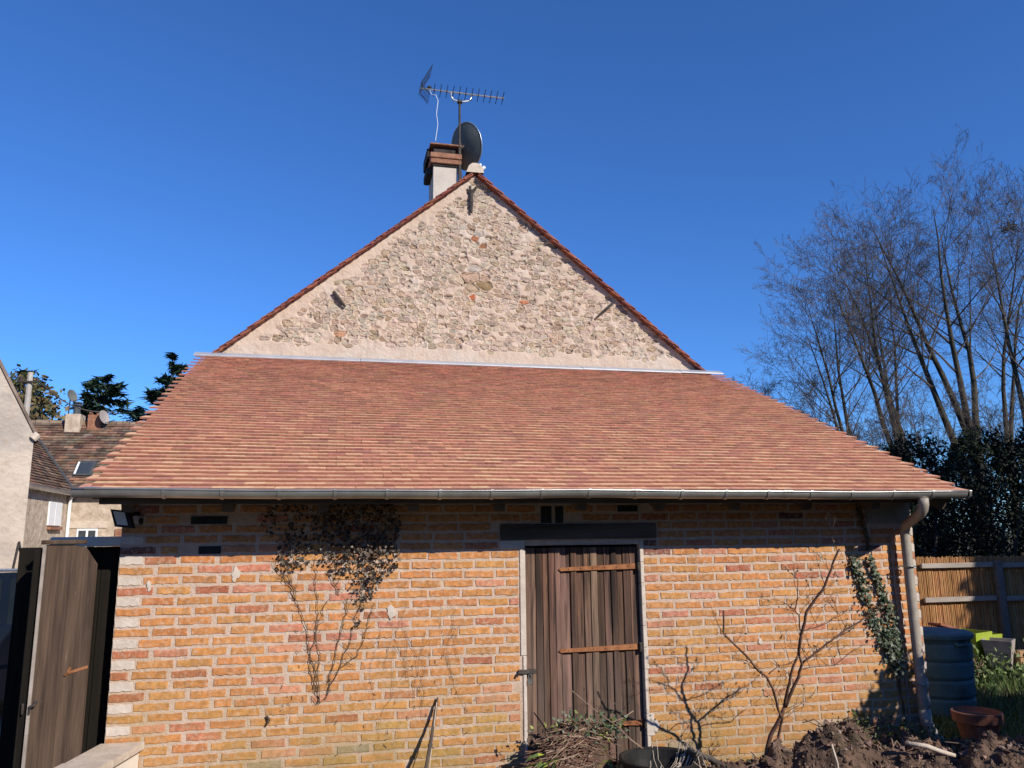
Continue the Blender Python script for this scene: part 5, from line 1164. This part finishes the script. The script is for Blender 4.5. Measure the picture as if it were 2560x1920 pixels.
for i in range(26):
    if i < 11: x, y = rg.gauss(.10, .09), rg.gauss(-.45, .05); 
    else: x, y = rg.gauss(.50, .12), rg.gauss(-.42, .05)
    z_ = hz(x, y) + rg.uniform(.02, .06); a = rg.uniform(2.6, 3.9) if i < 11 else rg.uniform(0, 6.28); L = rg.uniform(.07, .15); dv = Vector((math.cos(a), math.sin(a) * .5, rg.uniform(-.35, .1))).normalized(); sd = Vector((-dv.y, dv.x, rg.uniform(-.5, .6))).normalized(); b0 = Vector((x, y, z_)); w = L * .17
    c = (.30, .34, .06) if rg.random() < .6 else (.12, .17, .05)
    vs_ = [b0, b0 + dv * L * .35 + sd * w, b0 + dv * L * .35 + Vector((0, 0, -.008)), b0 + dv * L * .35 - sd * w, b0 + dv * L * .75 + sd * w * .6 - Vector((0, 0, .02)), b0 + dv * L * .75 - Vector((0, 0, .03)), b0 + dv * L * .75 - sd * w * .6 - Vector((0, 0, .02)), b0 + dv * L - Vector((0, 0, .05))]
    lf.add(vs_, [(0, 2, 1), (0, 3, 2)], c); lf.add([v_ for v_ in vs_], [(1, 2, 5, 4), (4, 5, 7)], c); lf.add([v_ for v_ in vs_], [(2, 3, 6, 5), (5, 6, 7)], jit((.10, .15, .05), .2, rg))
lf.build('spotted_leaves', 'leaf', hp)
tb = thing('black_tub', 'round black plastic tub with withered stems hanging over its rim', 'tub', (.80, -.62, GZ)); t_ = MB()
t_.lathe([(.19, 0), (.235, .26), (.24, .30), (.262, .302), (.264, .325), (.250, .33), (.232, .318), (.225, .26), (.19, .05)], .80, -.62, GZ, 44); t_.build('tub_body', 'black', tb)
t_ = MB(); t_.lathe([(.215, .16), (.1, .175), (0, .17)], .80, -.62, GZ, 24, closed=False); t_.build('soil_fill', 'soil', tb)
t_ = MB()
for i in range(26):
    a = rg.uniform(-2.6, 1.4) if i > 18 else rg.uniform(-.3, .9); q = Vector((.80 + .2 * math.cos(a), -.62 + .2 * math.sin(a), GZ + .26)); e_ = Vector((.80 + .262 * math.cos(a), -.62 + .262 * math.sin(a), GZ + .345 + rg.uniform(0, .03))); f_ = e_ + Vector((.05 * math.cos(a) + rg.uniform(-.04, .04), .03 * math.sin(a), -rg.uniform(.03, .13)))
    t_.tube([(.80 + rg.uniform(-.08, .08), -.62 + rg.uniform(-.08, .08), GZ + .17), q, e_, f_], rg.uniform(.0012, .0024), 5, cap=False)
t_.build('withered_stems', 'coping', tb)
tl = thing('garden_tool', 'dark stick and thin pale rod leaning on the wall left of the door', 'tool', (-.66, -.30, GZ)); t_ = MB()
t_.tube([(-.548, -.022, .528), (-.566, -.05, .44), (-.585, -.09, .36), (-.612, -.16, .26), (-.645, -.24, .16), (-.68, -.33, .03)], [.006, .011, .010, .013, .012, .012], 7); t_.bbox(-.628, -.598, -.175, -.15, .245, .275, .006); t_.build('handle', 'fascia', tl)
t_ = MB(); t_.tube([(-.556, -.04, .50), (-.60, -.14, .25), (-.655, -.30, -.05)], .0032, 6); t_.build('rod', 'coping', tl)
t_ = MB(); t_.add([(-.735, -.345, .145), (-.70, -.345, .17), (-.655, -.345, .165), (-.635, -.345, .14), (-.655, -.33, -.02), (-.72, -.33, -.02), (-.70, -.36, .15), (-.665, -.36, .15), (-.665, -.345, 0), (-.705, -.345, 0)], [(5, 4, 3, 2, 1, 0), (6, 9, 8, 7), (0, 1, 6), (1, 2, 7, 6), (2, 3, 7), (3, 4, 8, 7), (4, 5, 9, 8), (5, 0, 6, 9)]); t_.build('grip', 'black', tl)
